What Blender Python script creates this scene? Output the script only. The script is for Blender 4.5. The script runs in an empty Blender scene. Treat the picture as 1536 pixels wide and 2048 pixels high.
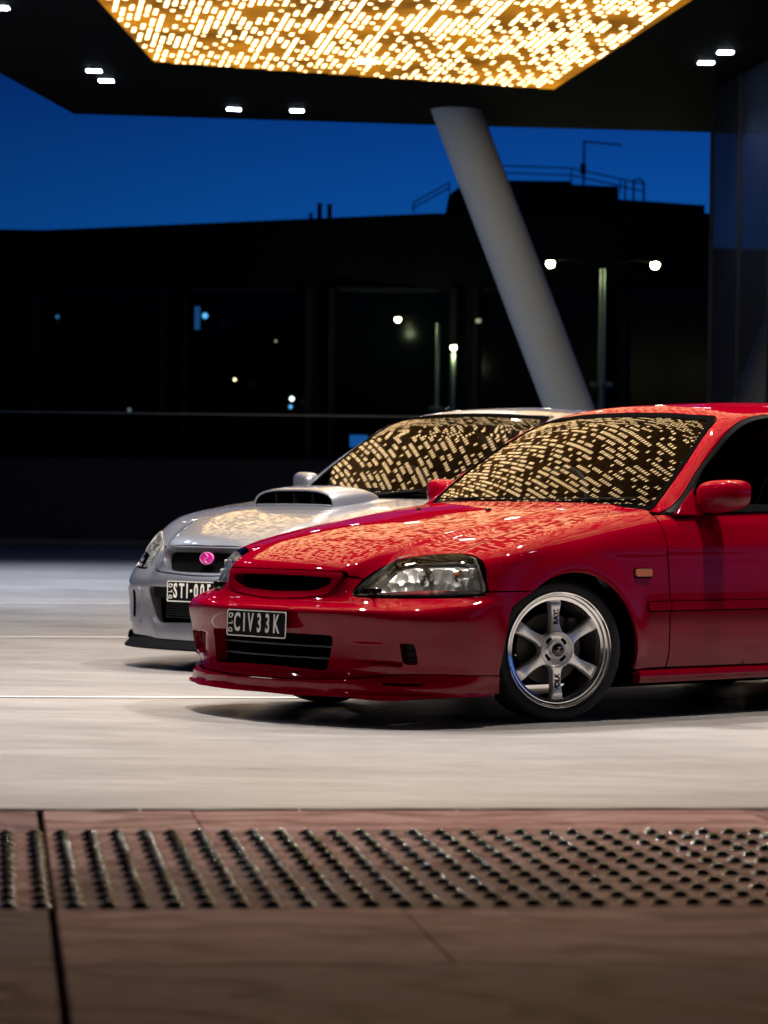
import bpy, bmesh, math, random
import numpy as np
from mathutils import Vector, Matrix
from mathutils.geometry import delaunay_2d_cdt
random.seed(7); RNG = np.random.RandomState(11)
SC = bpy.context.scene; COL = SC.collection
# ------------------------------------------------------------------ camera
CAM_H = .878; FPX = 5749.; PITCH = math.atan((1024-1008.4)/FPX); ROLL = .0127
cd = bpy.data.cameras.new('camera'); cam = bpy.data.objects.new('camera', cd); COL.objects.link(cam)
cd.sensor_fit = 'HORIZONTAL'; cd.sensor_width = 24.0; cd.lens = 24.0*FPX/1536; cd.clip_end = 1500; cd.clip_start = .1
_f = Vector((0, math.cos(PITCH), -math.sin(PITCH))); _r = Vector((1, 0, 0)); _d = Vector((0, -math.sin(PITCH), -math.cos(PITCH)))
_c, _s = math.cos(ROLL), math.sin(ROLL)
_r2 = _r*_c-_d*_s; _d2 = _r*_s+_d*_c
cam.matrix_world = Matrix(((_r2.x, -_d2.x, -_f.x, 0), (_r2.y, -_d2.y, -_f.y, 0), (_r2.z, -_d2.z, -_f.z, CAM_H), (0, 0, 0, 1)))
cd.dof.use_dof = True; cd.dof.focus_distance = 11.9; cd.dof.aperture_fstop = 4.6; cd.dof.aperture_blades = 9
SC.camera = cam
# ------------------------------------------------------------------ world: clear dusk sky
W = bpy.data.worlds.new("World"); SC.world = W; W.use_nodes = True
nt = W.node_tree; nt.nodes.clear()
wo = nt.nodes.new('ShaderNodeOutputWorld'); bg = nt.nodes.new('ShaderNodeBackground')
tc = nt.nodes.new('ShaderNodeTexCoord'); sx = nt.nodes.new('ShaderNodeSeparateXYZ'); cr = nt.nodes.new('ShaderNodeValToRGB')
nt.links.new(tc.outputs['Generated'], sx.inputs[0]); nt.links.new(sx.outputs['Z'], cr.inputs[0])
mrx = nt.nodes.new('ShaderNodeMapRange'); mrx.interpolation_type = 'SMOOTHSTEP'; mrx.inputs[1].default_value = -.32; mrx.inputs[2].default_value = .12; mrx.inputs[3].default_value = .45; mrx.inputs[4].default_value = 1.08
mxw = nt.nodes.new('ShaderNodeMix'); mxw.data_type = 'RGBA'; mxw.blend_type = 'MULTIPLY'; mxw.inputs[0].default_value = 1
nt.links.new(sx.outputs['X'], mrx.inputs[0]); nt.links.new(cr.outputs[0], mxw.inputs[6]); nt.links.new(mrx.outputs[0], mxw.inputs[7]); nt.links.new(mxw.outputs[2], bg.inputs[0]); nt.links.new(bg.outputs[0], wo.inputs[0])
e = cr.color_ramp.elements
e[0].position = .0; e[0].color = (.012, .075, .22, 1)
e[1].position = 1.; e[1].color = (.0008, .004, .022, 1)
for p, c in ((.05, (.006, .088, .33)), (.09, (.003, .070, .31)), (.145, (.0015, .032, .20)), (.3, (.0012, .010, .06))):
    n = e.new(p); n.color = (*c, 1)
bg.inputs[1].default_value = 1.0
SC.view_settings.view_transform = 'Standard'; SC.view_settings.look = 'None'; SC.view_settings.gamma = 1
SC.view_settings.exposure = 0; SC.view_settings.use_curve_mapping = False
SC.cycles.use_denoising = True
SC.cycles.max_bounces = 8; SC.cycles.glossy_bounces = 5; SC.cycles.diffuse_bounces = 3; SC.cycles.transmission_bounces = 6; SC.cycles.transparent_max_bounces = 12
SC.cycles.sample_clamp_indirect = 6; SC.cycles.blur_glossy = .4; SC.cycles.caustics_reflective = False; SC.cycles.caustics_refractive = False
# ------------------------------------------------------------------ materials
MATS = {}
def mat(name, col=(.5, .5, .5), rough=.5, metal=0., coat=0., emit=None, es=0., spec=.5, coat_rough=.03):
    if name in MATS: return MATS[name]
    m = bpy.data.materials.new(name); m.use_nodes = True; MATS[name] = m
    b = m.node_tree.nodes['Principled BSDF']
    b.inputs['Base Color'].default_value = (*col, 1); b.inputs['Roughness'].default_value = rough
    b.inputs['Metallic'].default_value = metal; b.inputs['Coat Weight'].default_value = coat; b.inputs['Coat Roughness'].default_value = coat_rough
    b.inputs['Specular IOR Level'].default_value = spec
    if emit: b.inputs['Emission Color'].default_value = (*emit, 1); b.inputs['Emission Strength'].default_value = es
    return m
def nodes(m):
    t = m.node_tree; return t, t.nodes, t.links, t.nodes['Principled BSDF']
def noise_mix(m, c1, c2, scale=(1, 1, 1), nscale=5., detail=6, lo=.35, hi=.65, rough=None, bump=0., bscale=None, distort=0., coord='Object', rn=.6):
    t, N, L, b = nodes(m)
    tcn = N.new('ShaderNodeTexCoord'); mp = N.new('ShaderNodeMapping'); mp.inputs['Scale'].default_value = scale
    L.new(tcn.outputs[coord], mp.inputs[0])
    nz = N.new('ShaderNodeTexNoise'); nz.inputs['Scale'].default_value = nscale; nz.inputs['Detail'].default_value = detail
    nz.inputs['Roughness'].default_value = rn; nz.inputs['Distortion'].default_value = distort
    L.new(mp.outputs[0], nz.inputs['Vector'])
    r = N.new('ShaderNodeValToRGB'); r.color_ramp.elements[0].position = lo; r.color_ramp.elements[1].position = hi
    r.color_ramp.elements[0].color = (*c1, 1); r.color_ramp.elements[1].color = (*c2, 1)
    L.new(nz.outputs[0], r.inputs[0]); L.new(r.outputs[0], b.inputs['Base Color'])
    if rough:
        rr = N.new('ShaderNodeMapRange'); rr.inputs[3].default_value = rough[0]; rr.inputs[4].default_value = rough[1]
        L.new(nz.outputs[0], rr.inputs[0]); L.new(rr.outputs[0], b.inputs['Roughness'])
    if bump:
        n2 = N.new('ShaderNodeTexNoise'); n2.inputs['Scale'].default_value = bscale or nscale*8; n2.inputs['Detail'].default_value = 4
        L.new(mp.outputs[0], n2.inputs['Vector'])
        bp = N.new('ShaderNodeBump'); bp.inputs['Strength'].default_value = bump; bp.inputs['Distance'].default_value = .004
        L.new(n2.outputs[0], bp.inputs['Height']); L.new(bp.outputs[0], b.inputs['Normal'])
    return m, nz, r, mp
def paint(name, col, metal=0., rough=.35, peel=.02, flake=0.):
    m = mat(name, col, rough, metal, coat=1., coat_rough=.03)
    t, N, L, b = nodes(m)
    tcn = N.new('ShaderNodeTexCoord'); nz = N.new('ShaderNodeTexNoise'); nz.inputs['Scale'].default_value = 90.; nz.inputs['Detail'].default_value = 2
    L.new(tcn.outputs['Object'], nz.inputs['Vector'])
    bp = N.new('ShaderNodeBump'); bp.inputs['Strength'].default_value = peel; bp.inputs['Distance'].default_value = .003
    L.new(nz.outputs[0], bp.inputs['Height']); L.new(bp.outputs[0], b.inputs['Coat Normal'])
    if flake:
        n3 = N.new('ShaderNodeTexNoise'); n3.inputs['Scale'].default_value = 900.
        L.new(tcn.outputs['Object'], n3.inputs['Vector'])
        mr = N.new('ShaderNodeMapRange'); mr.inputs[3].default_value = rough-.08; mr.inputs[4].default_value = rough+.12
        L.new(n3.outputs[0], mr.inputs[0]); L.new(mr.outputs[0], b.inputs['Roughness'])
    return m
RED = paint('red_paint', (.20, .0, .008), 0., .42, .0)
RED.node_tree.nodes['Principled BSDF'].inputs['Specular IOR Level'].default_value = .0; RED.node_tree.nodes['Principled BSDF'].inputs['Coat Weight'].default_value = .72
SILVER = paint('silver_paint', (.33, .345, .40), .70, .34, .015, flake=1)
BLACKP = mat('black_plastic', (.006, .006, .007), .55, spec=.08)
BLACKG = mat('black_gloss', (.006, .006, .007), .12, coat=.5)
RUBBER = mat('tyre_rubber', (.010, .010, .011), .62, spec=.3)
SEAL = mat('seal_rubber', (.003, .003, .003), .7, spec=.0)
DARK = mat('dark_void', (.003, .003, .003), .9, spec=.0)
CHROME = mat('polished_metal', (.95, .94, .92), .09, .92)
RIMM = mat('rim_silver', (.93, .92, .90), .26, .6)
HUBM = mat('rim_centre', (.62, .61, .60), .22, 1.)
DISCM = mat('brake_metal', (.07, .065, .06), .5, .8)
AMBER = mat('amber_lens', (.50, .14, .01), .15, coat=1.)
AMBB = mat('amber_bulb', (.7, .18, .03), .2)
WHITEL = mat('white_lettering', (.85, .83, .76), .5, spec=.2)
PLATEB = mat('plate_black', (.004, .004, .005), .4, spec=.12)
PINK = mat('pink_enamel', (.75, .01, .33), .2, coat=1.)
PINKL = mat('pink_light', (.85, .25, .60), .15, coat=1.)
TAILR = mat('red_lens', (.35, .01, .01), .12, coat=1.)
CLOTH = mat('seat_cloth', (.02, .02, .022), .85)
DASHM = mat('dash_plastic', (.015, .015, .016), .6)
HOUSE = mat('lamp_housing', (.55, .55, .53), .35)
LETB = mat('lettering_dark', (.004, .004, .005), .4, spec=.1)
def glass_mat(name, tint, ior=1.52, boost=1.):
    m = bpy.data.materials.new(name); m.use_nodes = True; t = m.node_tree; N = t.nodes; L = t.links; N.clear()
    o = N.new('ShaderNodeOutputMaterial'); mx = N.new('ShaderNodeMixShader'); tr = N.new('ShaderNodeBsdfTransparent'); gl = N.new('ShaderNodeBsdfGlossy')
    fr = N.new('ShaderNodeFresnel'); fr.inputs[0].default_value = ior; tr.inputs[0].default_value = (*tint, 1)
    gl.inputs['Roughness'].default_value = .004; gl.inputs[0].default_value = (1, 1, 1, 1)
    ml = N.new('ShaderNodeMath'); ml.operation = 'MULTIPLY'; ml.inputs[1].default_value = boost; ml.use_clamp = True
    L.new(fr.outputs[0], ml.inputs[0]); L.new(ml.outputs[0], mx.inputs[0]); L.new(tr.outputs[0], mx.inputs[1]); L.new(gl.outputs[0], mx.inputs[2]); L.new(mx.outputs[0], o.inputs[0])
    MATS[name] = m; return m
WSG = glass_mat('windscreen_glass', (.45, .50, .47), 1.52, 1.45)
SIDEG = glass_mat('tinted_side_glass', (.24, .26, .26), 1.5, 1.2)
LENSG = glass_mat('lamp_lens_glass', (.96, .97, .97), 1.42, .8)
# ------------------------------------------------------------------ helpers
def tag(o, label=None, cat=None, group=None, kind=None):
    if label: o['label'] = label
    if cat: o['category'] = cat
    if group: o['group'] = group
    if kind: o['kind'] = kind
    return o
def link(name, me, m=None, parent=None, smooth=False, loc=None):
    o = bpy.data.objects.new(name, me); COL.objects.link(o)
    if m is not None and me is not None and hasattr(me, 'materials') and not me.materials: me.materials.append(m)
    if parent is not None: o.parent = parent
    if loc is not None: o.location = loc
    if smooth and me is not None:
        me.polygons.foreach_set('use_smooth', [True]*len(me.polygons))
    return o
def empty(name, loc=(0, 0, 0), rz=0., parent=None):
    o = bpy.data.objects.new(name, None); COL.objects.link(o); o.location = loc; o.rotation_euler = (0, 0, rz); o.empty_display_size = .1
    if parent is not None: o.parent = parent
    return o
class MB:
    """collects simple shapes; fx flips body coordinates (x rearwards) to object coordinates"""
    def __init__(s, fx=False): s.v = []; s.f = []; s.fx = fx
    def add(s, V, F):
        n = len(s.v); s.v += [tuple(map(float, v)) for v in V]; s.f += [tuple(i+n for i in f) for f in F]; return s
    def box(s, c, d, R=None):
        c = Vector(c); V = []
        for i in (-1, 1):
            for j in (-1, 1):
                for k in (-1, 1):
                    p = Vector((i*d[0]/2, j*d[1]/2, k*d[2]/2))
                    if R: p = R@p
                    V.append(c+p)
        return s.add(V, [(0, 1, 3, 2), (4, 6, 7, 5), (0, 4, 5, 1), (2, 3, 7, 6), (0, 2, 6, 4), (1, 5, 7, 3)])
    def tube(s, P, r, n=10, cap=True, closed=False):
        P = [Vector(p) for p in P]; m = len(P); V = []; F = []
        rr = r if hasattr(r, '__len__') else [r]*m
        up = Vector((0, 0, 1)); prev = None
        for i, p in enumerate(P):
            a = P[(i-1) % m] if (closed or i > 0) else p; b = P[(i+1) % m] if (closed or i < m-1) else p
            t = (b-a).normalized()
            if prev is None:
                u = t.cross(up);  u = t.cross(Vector((1, 0, 0))) if u.length < 1e-3 else u
            else: u = prev-t*prev.dot(t)
            u.normalize(); prev = u; w = t.cross(u)
            for k in range(n):
                q = 2*math.pi*k/n; V.append(p+(u*math.cos(q)+w*math.sin(q))*rr[i])
        for i in range(m if closed else m-1):
            j = (i+1) % m
            for k in range(n):
                l = (k+1) % n; F.append((i*n+k, i*n+l, j*n+l, j*n+k))
        if cap and not closed: F.append(tuple(range(n))[::-1]); F.append(tuple((m-1)*n+k for k in range(n)))
        return s.add(V, F)
    def lathe(s, prof, n=48, c=(0, 0, 0), axis='z', a0=0., a1=2*math.pi, sx=1., sy=1.):
        """prof: (radius, height)"""
        full = abs(a1-a0-2*math.pi) < 1e-6; nn = n if full else n+1; V = []; F = []; m = len(prof)
        for k in range(nn):
            q = a0+(a1-a0)*k/n
            for r, h in prof:
                x, y = r*math.cos(q)*sx, r*math.sin(q)*sy
                p = (x, y, h) if axis == 'z' else (x, h, y) if axis == 'y' else (h, x, y)
                V.append((p[0]+c[0], p[1]+c[1], p[2]+c[2]))
        for k in range(n):
            l = (k+1) % nn
            for i in range(m-1): F.append((k*m+i, l*m+i, l*m+i+1, k*m+i+1))
        return s.add(V, F)
    def prism(s, poly, h0, h1, axis='z'):
        n = len(poly); V = []
        for h in (h0, h1):
            for a, b in poly: V.append((a, b, h) if axis == 'z' else (a, h, b) if axis == 'y' else (h, a, b))
        return s.add(V, [tuple(range(n))[::-1], tuple(range(n, 2*n))]+[(i, (i+1) % n, (i+1) % n+n, i+n) for i in range(n)])
    def grid(s, A, closed_u=False, closed_v=False):
        nu, nv = len(A), len(A[0]); F = []
        for i in range(nu if closed_u else nu-1):
            for j in range(nv if closed_v else nv-1):
                a, b = (i+1) % nu, (j+1) % nv; F.append((i*nv+j, a*nv+j, a*nv+b, i*nv+b))
        return s.add([p for r in A for p in r], F)
    def mesh(s, name):
        me = bpy.data.meshes.new(name)
        V = [(-x, y, z) for x, y, z in s.v] if s.fx else s.v
        me.from_pydata(V, [], s.f); bm = bmesh.new(); bm.from_mesh(me); bmesh.ops.remove_doubles(bm, verts=bm.verts, dist=1e-5); bmesh.ops.recalc_face_normals(bm, faces=bm.faces); bm.to_mesh(me); bm.free(); return me
    def build(s, name, m, parent=None, smooth=False, bevel=0., seg=2, angle=35, sub=0):
        me = s.mesh(name); o = link(name, me, m, parent, smooth or bevel > 0)
        if bevel:
            md = o.modifiers.new('bevel', 'BEVEL'); md.width = bevel; md.segments = seg; md.limit_method = 'ANGLE'; md.angle_limit = math.radians(30)
        if sub:
            md = o.modifiers.new('sub', 'SUBSURF'); md.levels = sub; md.render_levels = sub
        if smooth or bevel: sharp(me, angle)
        return o
def sharp(me, deg):
    bm = bmesh.new(); bm.from_mesh(me); a = math.radians(deg)
    for ed in bm.edges: ed.smooth = len(ed.link_faces) == 2 and ed.calc_face_angle(0) < a
    for f in bm.faces: f.smooth = True
    bm.to_mesh(me); bm.free()
def text(name, body, size, m, parent, M, sx=1., extrude=.0006, offset=0., align='CENTER', shear=0.):
    c = bpy.data.curves.new(name, 'FONT'); c.body = body; c.size = size; c.extrude = extrude; c.offset = offset; c.align_x = align; c.align_y = 'CENTER'; c.shear = shear
    c.resolution_u = 3; c.materials.append(m)
    t = bpy.data.objects.new(name, c); COL.objects.link(t); bpy.context.view_layer.update()
    me = bpy.data.meshes.new_from_object(t.evaluated_get(bpy.context.evaluated_depsgraph_get())); COL.objects.unlink(t); bpy.data.objects.remove(t)
    me.transform(M@Matrix.Diagonal((sx, 1, 1, 1))); me.name = name
    o = bpy.data.objects.new(name, me); COL.objects.link(o); o.parent = parent
    if not me.materials: me.materials.append(m)
    return o
def spl(xs, ys):
    xs = np.array(xs, float); ys = np.array(ys, float); n = len(xs); h = np.diff(xs)
    A = np.eye(n); b = np.zeros(n)
    for i in range(1, n - 1):
        A[i, i-1] = h[i-1]; A[i, i] = 2*(h[i-1]+h[i]); A[i, i+1] = h[i]
        b[i] = 3*((ys[i+1]-ys[i])/h[i] - (ys[i]-ys[i-1])/h[i-1])
    c = np.linalg.solve(A, b)
    bb = (ys[1:]-ys[:-1])/h - h*(2*c[:-1]+c[1:])/3; d = (c[1:]-c[:-1])/(3*h)
    s0 = bb[0]; s1 = bb[-1]+2*c[-2]*h[-1]+3*d[-1]*h[-1]**2
    def f(x):
        x = np.asarray(x, float); i = np.clip(np.searchsorted(xs, x)-1, 0, n-2); t = x-xs[i]
        y = ys[i]+bb[i]*t+c[i]*t*t+d[i]*t**3
        y = np.where(x < xs[0], ys[0]+s0*(x-xs[0]), y)
        return np.where(x > xs[-1], ys[-1]+s1*(x-xs[-1]), y)
    return f
def rmax(a, b, r, p=2.3):
    A = np.maximum(a+r, 0); B = np.maximum(b+r, 0)
    return (A**p+B**p+1e-30)**(1/p)+np.minimum(np.maximum(a+r, b+r), 0)-r
def sst(a, b, x):
    t = np.clip((x-a)/(b-a), 0, 1); return t*t*t*(t*(6*t-15)+10)
class Red:
    rcd = .034
    zc = staticmethod(spl([-.95,-.86,-.75,-.6,-.45,-.3,-.1,.1,.34,.55,.75,1.2,2.9,3.3],[.565,.615,.664,.712,.748,.779,.812,.843,.876,.90,.915,.93,.96,.96]))
    zf = staticmethod(spl([-.9,-.75,-.6,-.56,-.466,-.32,-.15,.1,.34,.5,.7,1.2,2.9,3.3],[.52,.59,.65,.665,.696,.735,.77,.812,.846,.866,.884,.905,.935,.935]))
    tuck = staticmethod(spl([.05,.12,.2,.35,.5,.62,.72,.82,.9,1.],[.06,.035,.018,.003,0,.005,.018,.046,.08,.13]))
    wm = staticmethod(spl([-1,-.6,-.42,0,.5,1.5,2.4,2.9,3.3],[.78,.822,.835,.843,.843,.848,.842,.815,.75]))
    xlow = staticmethod(spl([.09,.118,.15,.19,.205,.23,.3,.36,.41,.45,.48,.505,.53,.6,.7],[-.905,-.905,-.90,-.895,-.880,-.872,-.871,-.878,-.896,-.902,-.893,-.870,-.84,-.76,-.62]))
    xgr = staticmethod(spl([.09,.15,.19,.205,.23,.3,.36,.41,.45,.48,.505,.53,.6,.7],[-.905,-.90,-.895,-.880,-.872,-.871,-.878,-.896,-.902,-.893,-.874,-.866,-.858,-.845]))
    cin = staticmethod(spl([.12,.15,.18,.2,.22,.245,.29,.33,.395,.45,.476,.492,.508,.533,.575,.603,.633,.665,.69,.75],[.02,.035,.07,.068,.052,.03,.010,.004,.008,.020,.045,.082,.115,.104,.082,.06,.036,.013,0,0]))
    def front(s, y, z):
        a = np.abs(y)
        w = sst(.32, .47, a)
        x = s.xgr(z)*(1-w)+s.xlow(z)*w
        rc = s.rcd*sst(.40,.62,a)*sst(.337,.331,z)*sst(.236,.262,z)*sst(.634,.627,a)
        return x+.17*(a/.8)**2.3+rc+s.cin(np.clip(z,.12,.75))*sst(.38,.76,a)+sst(.492,.452,z)*(-.07+.0864*(a/.8)**2)
    def W(s, x, z):
        w = s.wm(x)-s.tuck(z)
        for cx in (0., 2.62):
            r = np.sqrt((x-cx)**2+(z-.285)**2)
            w = w+.013*np.exp(-((r-.355)/.06)**2)*sst(.1, .3, z)
        # soft waist crease
        w = w+.006*np.exp(-((z-(.70+.02*x))/.028)**2)*sst(-.1, .3, x)*sst(3.1, 2.6, x)
        return w
    def T(s, x, y):
        zc = s.zc(x); zf = s.zf(x); a = np.abs(y)
        t = zc-(zc-zf)*(a/.64)**2.4
        # raised centre of the hood bounded by two soft creases
        yc = .40+.16*np.clip((x+.86)/1.4, 0, 1)
        return t+.009*sst(yc+.045, yc-.045, a)*sst(.75, .5, x)
    def g(s, x, y, z):
        gs = np.abs(y)-s.W(x, z)
        gt = (z-s.T(x, y))*.95
        gf = (s.front(y, z)-x)*.85
        gr = (x-(3.29-.10*(np.abs(y)/.8)**3-.06*np.clip((z-.5)/.4, 0, 1)))
        a = rmax(gs, np.maximum(gf,-1), .15)
        a = rmax(a, gr, .16)
        return rmax(a, gt, .035+.05*sst(-.5, .2, x))
def grad(g, P, e=2e-4):
    n = np.empty_like(P)
    for k in range(3):
        d = np.zeros(3); d[k] = e
        a = P+d; b = P-d
        n[:, k] = g(a[:,0],a[:,1],a[:,2])-g(b[:,0],b[:,1],b[:,2])
    return n/np.linalg.norm(n, axis=1, keepdims=True)
def solve(g, O, D, t0, t1, n=34):
    a = np.full(len(O), float(t0)); b = np.full(len(O), float(t1))
    for _ in range(n):
        m = (a+b)/2; P = O+D*m[:,None]
        ins = g(P[:,0],P[:,1],P[:,2]) < 0
        a = np.where(ins, m, a); b = np.where(ins, b, m)
    return O+D*((a+b)/2)[:,None]
# ------------------------------------------------------------------ smooth body surfaces
def hermite_path(pts, n=8):
    P = np.array(pts, float); d = np.r_[0, np.cumsum(np.linalg.norm(np.diff(P, axis=0), axis=1))]
    t = np.linspace(0, d[-1], max(3, n*(len(P)-1)+1))
    return np.stack([spl(d, P[:, k])(t) for k in range(P.shape[1])], 1) if len(P) > 2 else np.array([P[0]+(P[1]-P[0])*u for u in np.linspace(0, 1, 6)])
def cat(*segs): return np.concatenate([np.asarray(s, float) for s in segs])
def rs_closed(P, step):
    P = np.asarray(P, float); keep = [0]
    for i in range(1, len(P)):
        if np.linalg.norm(P[i]-P[keep[-1]]) > 1e-4: keep.append(i)
    P = P[keep]
    if np.linalg.norm(P[0]-P[-1]) < 1e-4: P = P[:-1]
    Q = []
    n = len(P)
    # corners kept: split at sharp turns
    T = []
    for i in range(n):
        a = P[i]-P[i-1]; b = P[(i+1) % n]-P[i]; c = a@b/(np.linalg.norm(a)*np.linalg.norm(b)+1e-12)
        if c < .82: T.append(i)
    if not T: T = [0]
    for k in range(len(T)):
        i0 = T[k]; i1 = T[(k+1) % len(T)]
        idx = list(range(i0, (i1 if i1 > i0 else i1+n)+1)); seg = P[[j % n for j in idx]]
        d = np.r_[0, np.cumsum(np.linalg.norm(np.diff(seg, axis=0), axis=1))]
        m = max(1, int(round(d[-1]/step))); t = np.linspace(0, d[-1], m+1)[:-1]
        Q.append(np.stack([np.interp(t, d, seg[:, 0]), np.interp(t, d, seg[:, 1])], 1))
    return np.concatenate(Q)
def area(P): x, y = P[:, 0], P[:, 1]; return .5*np.sum(x*np.roll(y, -1)-np.roll(x, -1)*y)
def inset(P, d):
    s = 1 if area(P) > 0 else -1
    a = P-np.roll(P, 1, 0); b = np.roll(P, -1, 0)-P
    na = np.stack([-a[:, 1], a[:, 0]], 1); na /= np.linalg.norm(na, axis=1, keepdims=True)+1e-12
    nb = np.stack([-b[:, 1], b[:, 0]], 1); nb /= np.linalg.norm(nb, axis=1, keepdims=True)+1e-12
    m = na+nb; m /= np.maximum(np.sum(m*m, 1, keepdims=True), .5)
    return P+s*d*2*m
def inpoly(pts, P):
    x, y = pts[:, 0], pts[:, 1]; ins = np.zeros(len(pts), bool); n = len(P)
    for i in range(n):
        x0, y0 = P[i]; x1, y1 = P[i-1]
        if y0 == y1: continue
        c = ((y0 > y) != (y1 > y)) & (x < (x1-x0)*(y-y0)/(y1-y0)+x0); ins ^= c
    return ins
def round_rect(x0, x1, y0, y1, r, n=5):
    r = min(r, (x1-x0)/2.01, (y1-y0)/2.01); out = []
    for cx, cy, a in ((x1-r, y1-r, 0), (x0+r, y1-r, 90), (x0+r, y0+r, 180), (x1-r, y0+r, 270)):
        for k in range(n+1):
            q = math.radians(a+90*k/n); out.append((cx+r*math.cos(q), cy+r*math.sin(q)))
    return np.array(out)
def round_poly(P, r, n=5):
    P = np.asarray(P, float); out = []
    for i in range(len(P)):
        a = P[i-1]-P[i]; b = P[(i+1) % len(P)]-P[i]; la, lb = np.linalg.norm(a), np.linalg.norm(b); k = min(r, la*.45, lb*.45)
        p0 = P[i]+a/la*k; p1 = P[i]+b/lb*k
        for t in np.linspace(0, 1, n+1): out.append((1-t)**2*p0+2*t*(1-t)*P[i]+t*t*p1)
    return np.array(out)
# charts: uv (metric-ish) <-> body surface points
class Chart:
    def P(s, g, uv, off=0.):
        O, D, t0, t1 = s.rays(np.asarray(uv, float))
        gg = (lambda x, y, z: g(x, y, z)-off) if off else g
        return solve(gg, O, D, t0, t1)
class CK(Chart):     # fan of rays opening upwards and outwards: bonnet, headlamps
    def __init__(s, cx=-.15, k=.5, z0=.35, dz=.4): s.c = (cx, k, z0, dz)
    def rays(s, uv):
        cx, k, z0, dz = s.c; n = len(uv); X = uv[:, 0]-cx; Y = uv[:, 1]
        O = np.stack([cx+k*X, k*Y, np.full(n, z0)], 1); T = np.stack([cx+X, Y, np.full(n, z0+dz)], 1)
        return O, T-O, 0., 2.2
    def uv(s, P):
        cx, k, z0, dz = s.c; P = np.atleast_2d(P); t = (P[:, 2]-z0)/dz; f = k+(1-k)*t
        return np.stack([cx+(P[:, 0]-cx)/f, P[:, 1]/f], 1)
class CH(Chart):     # around the nose (or tail)
    def __init__(s, cx=-.25, z0=.40, sgn=-1, R=.75): s.cx = cx; s.z0 = z0; s.sgn = sgn; s.R = R
    def rays(s, uv):
        th = uv[:, 0]/s.R; ps = uv[:, 1]/s.R; n = len(uv)
        O = np.tile([s.cx, 0, s.z0], (n, 1)); D = np.stack([s.sgn*np.cos(th), np.sin(th), np.tan(ps)], 1)
        return O, D, .05, 1.4
    def uv(s, P):
        P = np.atleast_2d(P); dx = (P[:, 0]-s.cx)*s.sgn; rho = np.hypot(dx, P[:, 1])
        return np.stack([np.arctan2(P[:, 1], dx), np.arctan2(P[:, 2]-s.z0, rho)], 1)*s.R
class CX(Chart):     # polar section: sides, roof
    def __init__(s, z0=.35, R=.8): s.z0 = z0; s.R = R
    def rays(s, uv):
        x = uv[:, 0]; ph = uv[:, 1]/s.R; n = len(uv)
        O = np.stack([x, np.zeros(n), np.full(n, s.z0)], 1); D = np.stack([np.zeros(n), np.sin(ph), np.cos(ph)], 1)
        return O, D, .05, 1.3
    def uv(s, P):
        P = np.atleast_2d(P); return np.stack([P[:, 0], np.arctan2(P[:, 1], P[:, 2]-s.z0)*s.R], 1)
class CS(Chart):     # side view
    def rays(s, uv):
        n = len(uv); return np.stack([uv[:, 0], np.zeros(n), uv[:, 1]], 1), np.tile([0., 1., 0.], (n, 1)), .0, 1.3
    def uv(s, P): P = np.atleast_2d(P); return P[:, [0, 2]]
class CF(Chart):     # front (sgn -1) or rear (+1) view
    def __init__(s, x0=2.0, sgn=-1): s.x0 = x0; s.sgn = sgn
    def rays(s, uv):
        n = len(uv); return np.stack([np.full(n, s.x0), uv[:, 0], uv[:, 1]], 1), np.tile([float(s.sgn), 0., 0.], (n, 1)), .0, 3.2
    def uv(s, P): P = np.atleast_2d(P); return P[:, [1, 2]]
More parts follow.
